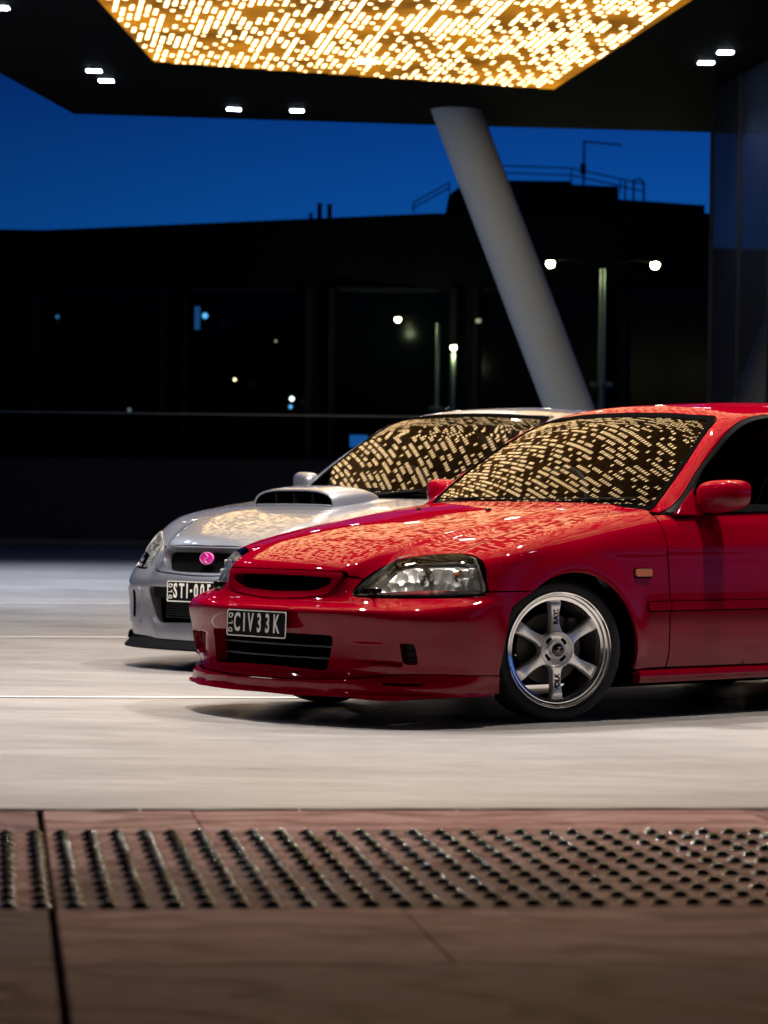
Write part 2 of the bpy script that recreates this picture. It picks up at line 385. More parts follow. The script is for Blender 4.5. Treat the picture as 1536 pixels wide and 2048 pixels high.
def panel(name, g, ch, outline, m, parent, holes=(), sp=.022, edge=.011, gap=.0022, off=0., flange=.014, hole_flange=None, mirror=False, rim=True, raw=False):
    """trimmed piece of the body surface g; outline and holes in chart coordinates"""
    B = [inset(rs_closed(outline, edge), gap)]+[inset(rs_closed(h, edge), -gap*.3) for h in holes]
    lo = B[0].min(0); hi = B[0].max(0)
    gx, gy = np.meshgrid(np.arange(lo[0]+sp/2, hi[0], sp), np.arange(lo[1]+sp/2, hi[1], sp)); gx = gx.copy(); gx[1::2] += sp/2
    Q = np.stack([gx.ravel(), gy.ravel()], 1)
    ok = inpoly(Q, B[0])
    for h in B[1:]: ok &= ~inpoly(Q, h)
    Q = Q[ok]; bp = np.concatenate(B)
    if len(Q):
        d = np.empty(len(Q))
        for i in range(0, len(Q), 2000): d[i:i+2000] = np.sqrt(((Q[i:i+2000, None]-bp[None])**2).sum(2)).min(1)
        Q = Q[d > sp*.45]
    V = np.concatenate([bp, Q]) if len(Q) else bp
    E = []; k = 0
    for b in B: E += [(k+i, k+(i+1) % len(b)) for i in range(len(b))]; k += len(b)
    r = delaunay_2d_cdt([Vector(v) for v in V], E, [], 0, 1e-7)
    V2 = np.array([tuple(v) for v in r[0]]); F = np.array([tuple(f) for f in r[2] if len(f) == 3])
    c = V2[F].mean(1); ok = inpoly(c, B[0])
    for h in B[1:]: ok &= ~inpoly(c, h)
    F = F[ok]
    P = ch.P(g, V2, off); N = grad(g, P)
    # boundary rings (by original index order)
    orig = {}
    for i, lst in enumerate(r[3]):
        for j in lst: orig[j] = i
    VV = [P]; NN = [N]; FF = [tuple(f) for f in F]; LN = [N[list(f)] for f in F]
    fl_list = [flange]+[(hole_flange if hole_flange is not None else flange)]*len(holes)
    base = len(P); k = 0
    if rim:
        for b, fd in zip(B, fl_list):
            idx = [orig.get(k+i) for i in range(len(b))]; k += len(b); idx = [i for i in idx if i is not None]
            ring = P[idx]; rn = N[idx]; n = len(idx)
            cen = None
            low = ring-rn*fd
            VV += [ring, low]; NN += [rn, rn]
            for i in range(n):
                j = (i+1) % n; q = (base+i, base+j, base+n+j, base+n+i)
                fn = np.cross(ring[j]-ring[i], low[i]-ring[i]); fn /= np.linalg.norm(fn)+1e-12
                FF.append(q); LN.append((fn, q))
            base += 2*n
    VV = np.concatenate(VV); NN = np.concatenate(NN)
    def make(flip):
        S = np.array([-1., -1. if flip else 1., 1.]); V3 = VV*S; FL = []; ln = []
        for f, l in zip(FF, LN):
            f = list(f)
            if len(f) == 3:
                nn = NN[f]*S; fn = np.cross(V3[f[1]]-V3[f[0]], V3[f[2]]-V3[f[0]])
                if fn@nn.sum(0) < 0: f = [f[0], f[2], f[1]]; nn = nn[[0, 2, 1]]
                FL.append(tuple(f)); ln += [tuple(x) for x in nn]
            else:
                fn = np.cross(V3[f[1]]-V3[f[0]], V3[f[3]]-V3[f[0]]); fn = fn/(np.linalg.norm(fn)+1e-12)
                FL.append(tuple(f)); ln += [tuple(fn)]*4
        me = bpy.data.meshes.new(name); me.from_pydata([tuple(v) for v in V3], [], FL)
        me.polygons.foreach_set('use_smooth', [True]*len(FL)); me.validate(clean_customdata=False)
        if len(me.loops) == len(ln): me.normals_split_custom_set(ln)
        return link(name, me, m, parent)
    o = make(False)
    if mirror: o2 = make(True); return o, o2
    return o
def bpath(g, ch, uv, off=0.): return ch.P(g, np.asarray(uv, float), off)
# ------------------------------------------------------------------ wheels
def wheel_mesh_set(style):
    S = {}
    R0 = .295
    b = MB()   # tyre
    b.lathe([(.222, -.012), (.236, .001), (.246, .006), (.252, .0075), (.2525, .0065), (.262, .0085), (.272, .006), (.2725, .005), (.281, -.001), (.289, -.012), (.2935, -.026),
             (.2945, -.045), (.288, -.046), (.288, -.054), (.295, -.055), (.295, -.088), (.288, -.089), (.288, -.099), (.295, -.1), (.295, -.133), (.288, -.134), (.288, -.142), (.2945, -.143), (.2935, -.162), (.287, -.178), (.262, -.196), (.236, -.188), (.222, -.176)], 96, axis='y')
    S['tyre'] = b
    b = MB()
    b.lathe([(.226, -.004), (.2345, -.002), (.2375, .003), (.2375, .0075), (.2350, .0095), (.2315, .008), (.2290, .001), (.2265, -.004), (.2190, -.008), (.2160, -.008), (.2150, -.013), (.2140, -.017), (.2060, -.019), (.2030, -.020), (.2010, -.026), (.1990, -.045), (.196, -.075), (.192, -.12), (.192, -.175), (.21, -.186), (.226, -.184)], 96, axis='y')
    S['rim'] = b
    b = MB()   # hub
    b.lathe([(.0255, -.012), (.0290, -.006), (.0320, -.006), (.0350, -.012), (.0370, -.022), (.046, -.0285), (.056, -.0265), (.064, -.018), (.0675, -.009), (.0700, -.0075), (.0735, -.009), (.0760, -.016), (.078, -.045)], 64, axis='y')
    S['hub'] = b
    b = MB(); b.lathe([(0, -.0045), (.018, -.0048), (.0235, -.006), (.0262, -.010), (.0262, -.02)], 32, axis='y'); S['centre_cap'] = b
    b = MB()
    for k in range(4):
        q = math.radians(45+90*k+3); b.lathe([(0, -.0262), (.0150, -.0262), (.0162, -.0275), (.0162, -.05)], 20, c=(.0505*math.cos(q), 0, .0505*math.sin(q)), axis='y')
    S['lug_hole'] = b
    b = MB(); b.lathe([(.04, -.085), (.06, -.084), (.062, -.095), (.145, -.095), (.145, -.118), (.04, -.118)], 48, axis='y'); S['brake_disc'] = b
    return S
def spoke_mb():
    b = MB(); rows = []
    rs = np.linspace(.062, .2015, 22)
    for r in rs:
        hw = .0185+.0215*math.exp(-(r-.062)/.0135)+.0085*max(0, (r-.12)/.08)**1.6
        yf = -.0125-.008*math.sin(math.pi*min(1, (r-.062)/.14))-.012*max(0, (r-.175)/.027)**2
        hw2 = hw-.0035
        prof = [(-hw-.001, yf-.034), (-hw, yf-.006), (-hw2, yf-.0005), (-hw2+.003, yf), (0, yf+.0012), (hw2-.003, yf), (hw2, yf-.0005), (hw, yf-.006), (hw+.001, yf-.034)]
        rows.append([(w, y, r) for w, y in prof])
    b.grid(rows, closed_v=True); n = len(rows[0])
    b.add(rows[0], [tuple(range(n))]); b.add(rows[-1], [tuple(range(n))])
    return b
WM = {k: v.mesh(k) for k, v in wheel_mesh_set(0).items()}
for k, a in (('tyre', 28), ('rim', 24), ('hub', 30), ('centre_cap', 40), ('lug_hole', 40), ('brake_disc', 40)): sharp(WM[k], a)
SPM = spoke_mb().mesh('spoke'); sharp(SPM, 50)
def text_mesh(name, body, size, m, M, sx=1., **k):
    o = text(name, body, size, m, None, M, sx, **k); me = o.data; bpy.data.objects.remove(o); return me
_rot = lambda r0, y: Matrix(((0, 1, 0, 0), (0, 0, 1, y), (1, 0, 0, r0), (0, 0, 0, 1)))
LT1 = text_mesh('lettering', 'RAYS', .030, LETB, _rot(.136, -.0185), .98, offset=.0012)
LT3 = text_mesh('lettering', 'ENGINEERING', .0075, LETB, _rot(.136, -.0187)@Matrix.Translation((0, -.0155, 0)), 1.25)
LT2 = text_mesh('lettering', 'VOLK', .030, LETB, _rot(-.136, -.0185), .95, offset=.0016, shear=.25)
LT4 = text_mesh('lettering', 'Z', .026, WHITEL, Matrix(((-1, 0, 0, 0), (0, 0, 1, -.0043), (0, 1, 0, 0), (0, 0, 0, 1))), 1., shear=.3)
def wheel(parent, x, y, z, steer, rimmat, rimm2):
    w = link('wheel', WM['rim'].copy(), rimmat, parent); w.location = (-x, y, z); w.rotation_euler = (0, 0, steer+(math.pi if y < 0 else 0))
    for nm, mm in (('tyre', RUBBER), ('hub', rimm2), ('centre_cap', BLACKG), ('lug_hole', DARK), ('brake_disc', DISCM)):
        link(nm, WM[nm].copy() if not WM[nm].materials else WM[nm], mm, w)
    for k in range(6):
        s = link('spoke', SPM, rimm2, w); s.rotation_euler = (0, math.radians(60*k+2), 0)
    for me in (LT1, LT2, LT3, LT4):
        s = link('lettering', me, None, w); s.rotation_euler = (0, math.radians(2), 0)
    b = MB(); b.tube([(.186, -.028, -.02), (.176, -.02, -.019)], .0042, 8).build('valve', CHROME, w, True)
    b = MB(); b.box((-.10, -.10, .05), (.05, .05, .15)); b.build('brake_caliper', DISCM, w, bevel=.01)
    return w
# ------------------------------------------------------------------ number plate
def plate(parent, c, tilt, yaw, msg, letters):
    """letters: list of (char, y offset)"""
    Wd, Hd = .372, .107
    M = Matrix.Translation((-c[0], c[1], c[2]))@Matrix.Rotation(yaw, 4, 'Z')@Matrix.Rotation(tilt, 4, 'Y')
    b = MB(); P = round_rect(-Wd/2, Wd/2, -Hd/2, Hd/2, .010)
    b.prism([tuple(p) for p in P], -.002, .0, 'x'); me = b.mesh('number_plate'); me.transform(M); p = link('number_plate', me, PLATEB, parent)
    b = MB(); O = P; I = round_rect(-Wd/2+.0045, Wd/2-.0045, -Hd/2+.0045, Hd/2-.0045, .0075)
    rows = [[(h, *q) for q in Q] for h, Q in ((-.001, O), (.0018, O), (.0018, I), (-.001, I))]
    b.grid(rows, closed_u=True, closed_v=True); me = b.mesh('plate_border'); me.transform(M); link('plate_border', me, WHITEL, p)
    TX = Matrix(((0, 0, 1, .0008), (1, 0, 0, 0), (0, 1, 0, 0), (0, 0, 0, 1)))
    for ch, yy, sx in letters:
        text('plate_letter', ch, .104, WHITEL, p, M@TX@Matrix.Translation((yy, 0, 0)), sx, extrude=.0008, offset=.0022)
    for i, ch in enumerate('QLD'):
        R = TX@Matrix.Translation((-.162, (-i+1)*-.027 if False else (1-i)*.029, 0))@Matrix.Rotation(math.pi/2, 4, 'Z')
        text('plate_letter', ch, .034, WHITEL, p, M@R, .8, extrude=.0008, offset=.0008)
    return p
# ------------------------------------------------------------------ the red hatchback
class GRed:
    xe = staticmethod(lambda z: .64+1.22*(z-.885)+.554*(z-.885)**2)
    we = staticmethod(lambda z: .692-.10*(z-.885)-.80*(z-.885)**2)
    zr = staticmethod(spl([.9, 1.05, 1.2, 1.46, 1.8, 2.2, 2.6, 2.95, 3.2], [1.24, 1.288, 1.325, 1.352, 1.372, 1.378, 1.362, 1.315, 1.26]))
    w2 = staticmethod(spl([.8, .87, 1.0, 1.1, 1.2, 1.3, 1.4], [.80, .775, .722, .678, .628, .57, .50]))
    rear = (3.02, .55, 1.2)
    def g(s, x, y, z):
        a = np.abs(y); we = s.we(np.clip(z, .8, 1.3)); B = .13-.05*np.clip((z-.885)/.4, 0, 1)
        fx = s.xe(z)-B*(1-np.clip((a/we)**2, 0, 3)); gw = (fx-x)*.56
        gs = (a-s.w2(z)+.02*np.clip((x-2)/1, 0, 1)**2)*.93; gt = z-(s.zr(x)-.05*(a/.53)**2.4)
        gr = (x-(s.rear[0]-s.rear[1]*(z-s.rear[2])))*.8
        return rmax(rmax(rmax(gs, gw, .03), gr, .06), gt, .05)
def mirY(P): return np.asarray(P)*np.array([1, -1, 1]) if np.asarray(P).shape[1] == 3 else np.asarray(P)*np.array([1, -1])
def sym(P):   # half outline (v>=0 side), from centre to centre -> closed
    P = np.asarray(P); Q = P[::-1].copy(); Q[:, -1 if P.shape[1] == 2 else 1] *= -1; return np.concatenate([P, Q])
def symu(P):  # symmetric in the first coordinate
    P = np.asarray(P); Q = P[::-1].copy(); Q[:, 0] *= -1; return np.concatenate([P, Q])
def lamp_flutes(name, scale, bump, dark=(.62, .60, .56)):
    m = mat(name, dark, .10, 1.); t, N, L, b = nodes(m)
    tcn = N.new('ShaderNodeTexCoord'); wv = N.new('ShaderNodeTexVoronoi'); wv.inputs['Scale'].default_value = scale
    mp = N.new('ShaderNodeMapping'); mp.inputs['Scale'].default_value = (1, 1, .45)
    L.new(tcn.outputs['Object'], mp.inputs[0]); L.new(mp.outputs[0], wv.inputs['Vector'])
    bp = N.new('ShaderNodeBump'); bp.inputs['Strength'].default_value = bump; bp.inputs['Distance'].default_value = .01
    L.new(wv.outputs['Distance'], bp.inputs['Height']); L.new(bp.outputs[0], b.inputs['Normal']); return m
REFL = lamp_flutes('lamp_reflector', 26, .6)
REFL2 = lamp_flutes('lamp_bucket', 24, 1., (.90, .88, .84)); REFL2.node_tree.nodes['Principled BSDF'].inputs['Roughness'].default_value = .2; REFL2.node_tree.nodes['Principled BSDF'].inputs['Metallic'].default_value = .6
def body_mirror(parent, m, c, d, side, name='door_mirror'):
    """rounded housing; c centre, d half sizes, body coordinates"""
    o = []
    for flip in (1, -1):
        b = MB(True); n = 16; rows = []
        for i in range(n+1):
            v = -1+2*i/n; rr = []
            for k in range(24):
                q = 2*math.pi*k/24; cc, ss = math.cos(q), math.sin(q)
                ex = math.copysign(abs(cc)**.6, cc); ez = math.copysign(abs(ss)**.62, ss)
                k1 = (1-abs(v)**3.4)**(1/2.6)
                hz = d[2]*(k1*(1-.10*v)); hx = d[0]*(k1 if True else 1)
                xx = c[0]+ex*hx*(1 if ex < 0 else .45)+.035*v
                rr.append((xx, flip*(c[1]+d[1]*v), c[2]+ez*hz+.012*v))
            rows.append(rr)
        b.grid(rows, closed_v=True); h = b.build(name, m, parent, True, angle=70)
        b = MB(True); b.tube([(c[0]+.01, flip*(c[1]-d[1]*1.55), c[2]-d[2]*.70), (c[0]+.01, flip*(c[1]-d[1]*.4), c[2]-d[2]*.45)], [.034, .028], 12); b.build('mirror_arm', m, h, True)
        b = MB(True); P = [(c[0]+d[0]*.50+.035*math.cos(a)*0, flip*(c[1]+d[1]*.86*math.cos(a)), c[2]+d[2]*.80*math.sin(a)) for a in np.linspace(0, 2*math.pi, 24)[:-1]]
        b.add(P, [tuple(range(len(P)))]); b.build('mirror_glass', CHROME, h)
        o.append(h)
    return o
def wiper(parent, P, arm):
    b = MB(True); b.tube(P, .0055, 6); b.tube([(p[0]-.004, p[1], p[2]+.012) for p in P], .004, 6); w = b.build('wiper', BLACKP, parent, True)
    b = MB(True); b.tube(arm, [.012, .008, .006], 8); b.lathe([(0, .02), (.018, .014), (.022, -.03)], 14, c=arm[0]); b.build('wiper_arm', BLACKP, w, True)
def interior(car, seatx, wheel_y, dashx, z0):
    b = MB(True); b.box((dashx+.02, 0, z0-.10), (.42, 1.30, .22)); b.box((dashx+.17, wheel_y, z0+.015), (.16, .34, .07)); b.build('dashboard', DASHM, car, bevel=.04, seg=3)
    b = MB(True); b.tube([(dashx+.33+.06*math.sin(a), wheel_y+.18*math.cos(a), z0+.02+.17*math.sin(a)) for a in np.linspace(0, 2*math.pi, 33)[:-1]], .015, 10, closed=True)
    b.tube([(dashx+.33, wheel_y-.17, z0+.02), (dashx+.31, wheel_y, z0+.02), (dashx+.33, wheel_y+.17, z0+.02)], .02, 8); b.tube([(dashx+.18, wheel_y, z0-.05), (dashx+.32, wheel_y, z0+.02)], .035, 10); b.build('steering_wheel', DASHM, car, True)
    for y in (-.34, .34):
        b = MB(True); b.box((seatx, y, z0-.40), (.50, .48, .18)); b.box((seatx+.30, y, z0-.08), (.13, .46, .56), Matrix.Rotation(-.28, 3, 'Y').inverted()); b.box((seatx+.40, y, z0+.26), (.09, .24, .16)); b.build('seat', CLOTH, car, bevel=.04, seg=3)
    b = MB(True); b.box((2.45, 0, z0-.20), (.16, 1.15, .50)); b.build('rear_seat', CLOTH, car, bevel=.05, seg=3)
def chassis(car, wb, w, xf, xr, ztop):
    b = MB(True)
    b.box(((xf+xr)/2, 0, .33), (xr-xf, .98, .30)); b.box(((.46+wb-.46)/2, 0, .30), (wb-.92, 2*w-.16, .26)); b.box((-.02, 0, (.40+ztop)/2), (.9, 1.0, ztop-.40)); b.box((wb+.48, 0, .52), (.95, 1.2, .36))
    b.box((wb/2, 0, .45), (wb-1.2, 2*w-.2, .10)); b.box((wb/2, 0, .185), (wb-.80, 2*w-.07, .05)); b.box((wb/2+.1, 0, .15), (wb-.7, 1.25, .06))
    b.build('underbody', DARK, car)
    for x in (0, wb):
        for s in (-1, 1):
            b = MB(True); b.lathe([(.372, s*.48), (.372, s*(w-.065))], 24, c=(x-.015, 0, .29), axis='y', a0=math.radians(-25), a1=math.radians(205)); b.prism([(x-.015+.372*math.cos(a), .29+.372*math.sin(a)) for a in np.radians(np.linspace(-25, 205, 24))], s*.48, s*.47, 'y'); b.build('wheel_liner', DARK, car)
def red_car():
    R = Red(); g = R.g; GR = GRed(); g2 = GR.g
    car = empty('hatchback_car', (.211, 12.24, 0), math.pi+math.radians(42.667))
    tag(car, 'glossy red three-door hatchback with six-spoke silver wheels, nearest the camera', 'car', 'cars parked under the canopy')
    K = CK(); H = CH(); X = CX(); S = CS(); F = CF(-.3); F2 = CF(2.0); X2 = CX(.80, .7)
    # --- shared seams (body coordinates)
    top = np.array([(-.769, .411, .580), (-.724, .426, .611), (-.655, .451, .647), (-.590, .512, .670), (-.543, .580, .680), (-.490, .655, .686)])
    cor = hermite_path([(-.475, .808, .555), (-.482, .810, .533), (-.500, .803, .524), (-.523, .79, .521)], 4)
    bot_ = hermite_path([(-.523, .79, .521), (-.597, .725, .516), (-.658, .650, .513), (-.724, .573, .511), (-.786, .495, .5115), (-.818, .430, .513)], 5)
    inn_ = hermite_path([(-.818, .430, .513), (-.824, .412, .516), (-.818, .403, .527), (-.796, .406, .552), (-.769, .411, .580)], 4)
    out_ = hermite_path([(-.490, .655, .686), (-.472, .722, .677), (-.469, .765, .656), (-.471, .793, .618), (-.475, .808, .555)], 4)
    hl = cat(hermite_path(top, 5), out_[1:], cor[1:], bot_[1:], inn_[1:-1])
    HG = hermite_path([(-.489, .658, .686), (-.415, .647, .709), (-.31, .638, .737), (-.1, .635, .78), (.1, .645, .81), (.3, .662, .837), (.46, .676, .857), (.585, .682, .875)], 5)
    # --- bonnet
    front = hermite_path([(-.862, 0, .619), (-.855, .17, .618), (-.838, .30, .615), (-.818, .352, .611)], 4)
    nose = cat(front, [(-.815, .361, .604), (-.815, .368, .592), (-.80, .378, .5885), (-.772, .404, .5845)], hermite_path(top, 5), HG)
    rear = hermite_path([(.585, .682, .875), (.56, .60, .88), (.50, .42, .89), (.455, .2, .90), (.44, 0, .905)], 5)
    bon = K.uv(sym(cat(nose, rear)))
    panel('bonnet', g, K, bon, RED, car, sp=.026, edge=.012, gap=.0022, flange=.016)
    # --- headlamps
    hluv = K.uv(hl)
    for o, mir in ((0, 0),):
        L = panel('headlight', g, K, inset(rs_closed(hluv, .01), .0045), LENSG, car, off=-.001, sp=.018, flange=.004, mirror=True, edge=.01)
        fl = [(L[0], 1), (L[1], -1)]
        gask = panel('lamp_gasket', g, K, hluv, SEAL, None, holes=[inset(rs_closed(hluv, .01), .0062)], off=-.0004, sp=.03, flange=.012, hole_flange=.035, mirror=True, edge=.008, gap=.0015)
        buck = panel('lamp_bucket', g, K, inset(rs_closed(hluv, .01), .004), REFL2, None, off=-.05, sp=.02, flange=-.043, mirror=True)
        for i in (0, 1): gask[i].parent = L[i]; buck[i].parent = L[i]
        for lo, s in fl:
            for (cx, cy, cz, r, dd) in ((-.590, .570, .588, .052, .05), (-.515, .680, .595, .038, .04)):
                prof = [(r*math.sqrt(t), dd*(1-t)) for t in np.linspace(0.004, 1, 9)]
                M = Matrix.Rotation(math.radians(18), 3, 'Z')
                bb = MB(); bb.lathe([(q[0], q[1]) for q in prof], 28, axis='x')
                V = [M@Vector((v[0], v[1], v[2]*.85)) for v in bb.v]; b = MB(True); b.add([(v.x+cx, s*(v.y+cy), v.z+cz) for v in V], bb.f); b.build('reflector', REFL, lo, True)
            b = MB(True); b.tube([(-.55, s*.58, .59), (-.605, s*.572, .59)], .010, 10); b.tube([(-.605, s*.572, .59), (-.615, s*.568, .59)], .014, 12); b.build('bulb', CHROME, lo, True)
            b = MB(True); b.tube([(-.50, s*.69, .60), (-.53, s*.68, .60)], .010, 10); b.build('indicator_bulb', AMBB, lo, True)
            b = MB(True); b.box((-.525, s*.750, .570), (.045, .02, .04)); b.box((-.505, s*.755, .615), (.03, .02, .03)); b.build('side_reflector', HOUSE, lo, bevel=.004)
            b = MB(True); b.box((-.770, s*.462, .532), (.05, .075, .030), Matrix.Rotation(s*.28, 3, 'Z')); b.build('lamp_shroud', BLACKG, lo, bevel=.004)
    # --- wings
    arch = lambda cx, a, bt, z0, q: (cx+a*math.cos(q), None, z0+bt*math.sin(q))
    def arch_uv(cx, ch, a=.385, bt=.338, q0=-11, q1=128, n=26):
        q = np.radians(np.linspace(q0, q1, n)); uv = np.stack([cx-.02+a*np.cos(q), .272+bt*np.sin(q)], 1)
        return ch.uv(S.P(g, uv))
    def xz(pts): return X.uv(S.P(g, np.array(pts, float)))
    seam = hermite_path([(.585, .682, .875), (.575, .70, .868), (.560, .735, .862)], 4)
    wing = cat(X.uv(HG[1:]), X.uv(seam)[1:], xz([(.552, .855), (.553, .83), (.556, .75), (.560, .6), (.565, .45), (.570, .32), (.572, .26), (.566, .235), (.562, .212)]),
               xz([(.50, .211), (.385, .208)]), arch_uv(0, X), xz([(-.30, .5395), (-.40, .539), (-.470, .538)]), X.uv(out_[::-1]+np.array([.003, 0, .001])))
    mk = np.array([(.346, .624), (.352, .629), (.455, .604+.02), (.459, .62), (.458, .592), (.452, .588), (.352, .59), (.346, .595)])
    panel('front_wing', g, X, wing, RED, car, sp=.026, edge=.012, mirror=True)
    mkuv = X.uv(S.P(g, round_rect(.350, .452, .590, .622, .009)))
    for o in panel('side_repeater', g, X, mkuv, AMBER, car, off=.009, sp=.012, flange=.012, mirror=True, gap=0): pass
    mkuv2 = X.uv(S.P(g, round_rect(.345, .457, .585, .627, .011)))
    panel('repeater_base', g, X, mkuv2, SEAL, car, off=.003, sp=.02, flange=.006, mirror=True, gap=0)
    # --- bumper
    bot = hermite_path([(-.88, 0, .207), (-.865, .3, .207), (-.785, .60, .207), (-.68, .75, .207), (-.54, .81, .207), (-.412, .820, .207)], 5)
    end = np.array([(-.413, .822, .227), (-.407, .834, .284), (-.396, .841, .358), (-.384, .842, .42), (-.366, .842, .476), (-.325, .848, .505), (-.258, .852, .5385)])
    upper = cat([(-.375, .832, .5365), (-.474, .812, .5355)], cor[5:]+np.array([-.001, .002, -.004]), bot_[1:]+np.array([-.001, 0, -.0045]), inn_[2:]+np.array([-.003, -.004, 0]),
                [(-.80, .376, .5830), (-.816, .362, .586), (-.838, .342, .553), (-.850, .296, .520), (-.862, .235, .503)], hermite_path([(-.862, .235, .503), (-.873, .12, .493), (-.880, 0, .488)], 4))
    bump = H.uv(sym(cat(bot, end, upper)))
    yz = lambda P, off=0.: F.P(g, np.asarray(P, float), off)
    intake = round_poly([(-.385, .357), (.33+.03, .357), (.335, .216), (-.345, .216)], .022)
    fogh = lambda s: H.uv(yz([(s*a, b) for a, b in round_rect(.640, .690, .250, .333, .012)]))
    slot = lambda s: H.uv(yz([(s*a, b) for a, b in round_rect(.572, .692, .171, .188, .007)]))
    intk = H.uv(yz(round_poly([(-.375, .357), (.375, .357), (.345, .216), (-.345, .216)], .022)))
    panel('front_bumper', g, H, bump, RED, car, holes=[intk, fogh(1), fogh(-1)], sp=.0125, edge=.009, hole_flange=.055, flange=.02, gap=.001)
    lipo = H.uv(sym(cat(hermite_path([(-.955, 0, .130), (-.92, .3, .130), (-.82, .60, .129), (-.70, .74, .128), (-.56, .79, .128), (-.402, .806, .136)], 5), [(-.408, .812, .17), (-.411, .822, .2)],
        hermite_path([(-.412, .822, .204), (-.54, .812, .204), (-.68, .752, .204), (-.785, .602, .204), (-.865, .3, .204), (-.88, 0, .204)], 5))))
    R2 = Red(); R2.cin = lambda z: .040+.018*sst(.15, .2, z); R2.rcd = 0.; g_l = R2.g
    gl = lambda x, y, z: g_l(x, y, z)-.004-.006*sst(.145, .118, z)+.004*sst(.198, .206, z)
    panel('front_lip', gl, H, lipo, RED, car, holes=[slot(1), slot(-1)], sp=.014, edge=.01, flange=.05, hole_flange=.02, gap=0)
    fr = lambda s: H.uv(yz([(s*a, b) for a, b in round_poly([(.42, .336), (.63, .336), (.63, .250), (.60, .226), (.47, .226)], .01)]))
    for s in (1, -1):
        R3 = Red(); R3.rcd = 0.; bk_ = panel('fog_backing', R3.g, F, np.array([(s*a, b_) for a, b_ in round_rect(.625, .705, .236, .347, .012)]), DARK, car, off=-.045, sp=.02, gap=0, flange=.01)
        for k in range(3): panel('fog_slat', R3.g, F, np.array([(s*a, b_) for a, b_ in round_rect(.636, .694, .252+.027*k, .275+.027*k, .004)]), BLACKP, bk_, off=-.030, sp=.02, gap=0, flange=.012)
        panel('slot_infill', g, F, np.array([(s*a, b_) for a, b_ in round_rect(.56, .705, .163, .197, .006)]), DARK, car, off=-.012, sp=.02, gap=0, flange=.01)
    panel('intake_back', g, F, round_rect(-.42, .42, .19, .38, .02), DARK, car, off=-.075, sp=.05, mirror=False)
    for i, z in enumerate((.309, .262)):
        P = yz([(y, z) for y in np.linspace(-.375, .375, 17)], -.045); b = MB(True); rows = []
        for p in P: rows.append([(p[0]-.008, p[1], z-.004), (p[0]-.008, p[1], z+.003), (p[0]+.03, p[1], z+.009), (p[0]+.03, p[1], z+.002)])
        b.grid(rows, closed_v=True); b.build('intake_slat', mat('slat_plastic', (.05, .05, .052), .28), car, bevel=.001)
    # lower lip edge and splitter
    P = hermite_path([(-.967, 0, 0), (-.932, .3, 0), (-.822, .585, 0), (-.705, .715, 0), (-.57, .772, 0), (-.42, .792, 0)], 6)
    P = np.concatenate([mirY(P)[::-1], P[1:]]); b = MB(True); rows = []
    for p in P: rows.append([(p[0]-.017, p[1]*1.012, .131), (p[0]-.018, p[1]*1.013, .124), (p[0]+.05, p[1]*.95, .118), (p[0]+.05, p[1]*.95, .129)])
    b.grid(rows, closed_v=True); b.build('splitter', RED, car, True, angle=30)
    # --- grille
    go = [(.343, .606), (.354, .597), (.348, .578), (.330, .551), (.288, .517), (.235, .5075), (.12, .498), (0, .493)]
    gi = [(.292, .583), (.305, .575), (.300, .563), (.268, .545), (.228, .534), (.12, .525), (0, .521)]
    go = cat([(0, .609), (.2, .608)], hermite_path(go[:3], 3), hermite_path(go[2:], 4)); gi = cat([(0, .589), (.15, .588)], hermite_path(gi, 4))
    gp = panel('grille_frame', g, F, symu(go), RED, car, holes=[symu(gi)], off=.0045, sp=.02, hole_flange=.045, flange=.03, gap=.001, edge=.009)
    panel('grille_mesh', g, F, round_rect(-.33, .33, .50, .60, .01), mat('grille_black', (.002, .002, .002), .9, spec=0.), gp, off=-.045, sp=.04)
    b = MB(True)
    for k in range(5):
        z = .530+.013*k; Q = yz([(y, z) for y in np.linspace(-.30, .30, 13)], -.035); b.tube([tuple(q) for q in Q], .0016, 4)
    b.build('grille_slat', BLACKP, gp)
    plate(car, (-.992, .016, .391), -.03, -.01, 'CIV33K', [('C', -.122, .56), ('I', -.077, .62), ('V', -.036, .54), ('3', .018, .56), ('3', .070, .56), ('K', .124, .56)])
    b = MB(True); b.box((-.975, .016, .395), (.02, .30, .06)); b.build('plate_bracket', BLACKP, car, bevel=.003)
    # --- door, moulding, sill, quarter
    door = cat(xz([(.558, .846), (.557, .83), (.560, .75), (.564, .6), (.569, .45), (.574, .32), (.576, .26), (.570, .235), (.566, .212)]), xz(hermite_path([(.62, .211), (1.2, .209), (1.72, .209)], 4)),
               xz(hermite_path([(1.735, .215), (1.76, .30), (1.785, .5), (1.79, .7), (1.785, .868)], 4)), xz(hermite_path([(1.75, .872), (1.2, .862), (.60, .848)], 6)))
    panel('door', g, X, door, RED, car, sp=.03, edge=.014, mirror=True)
    for a, b_ in ((.430, .5665), (.5715, 1.782)):
        mo = X.uv(S.P(g, round_rect(a, b_, .449, .486, .013 if a < .5 else .004, 6) if a < .5 else np.array([(x, z) for x, z in round_rect(a, b_, .449, .486, .004)])))
        panel('moulding_shade_strip', g, X, X.uv(S.P(g, round_rect(a-.004, b_+.003, .4445, .4905, .013 if a < .5 else .004))), SEAL, car, off=.0006, sp=.04, flange=.002, mirror=True, gap=0, edge=.012)  # black strip drawn in as the shadow gap around the moulding
        panel('side_moulding', g, X, mo, RED, car, off=.009, sp=.02, flange=.011, mirror=True, gap=.0003, edge=.01)
    hd = round_rect(1.55, 1.72, .705, .745, .015)
    dh = panel('door_handle', g, X, X.uv(S.P(g, hd)), RED, car, off=.018, sp=.02, flange=.02, mirror=True, gap=0)
    gs = lambda x, y, z: np.maximum(np.abs(y)-(.838+.022*sst(.21, .17, z)-.012*sst(.17, .145, z)), z-.209)
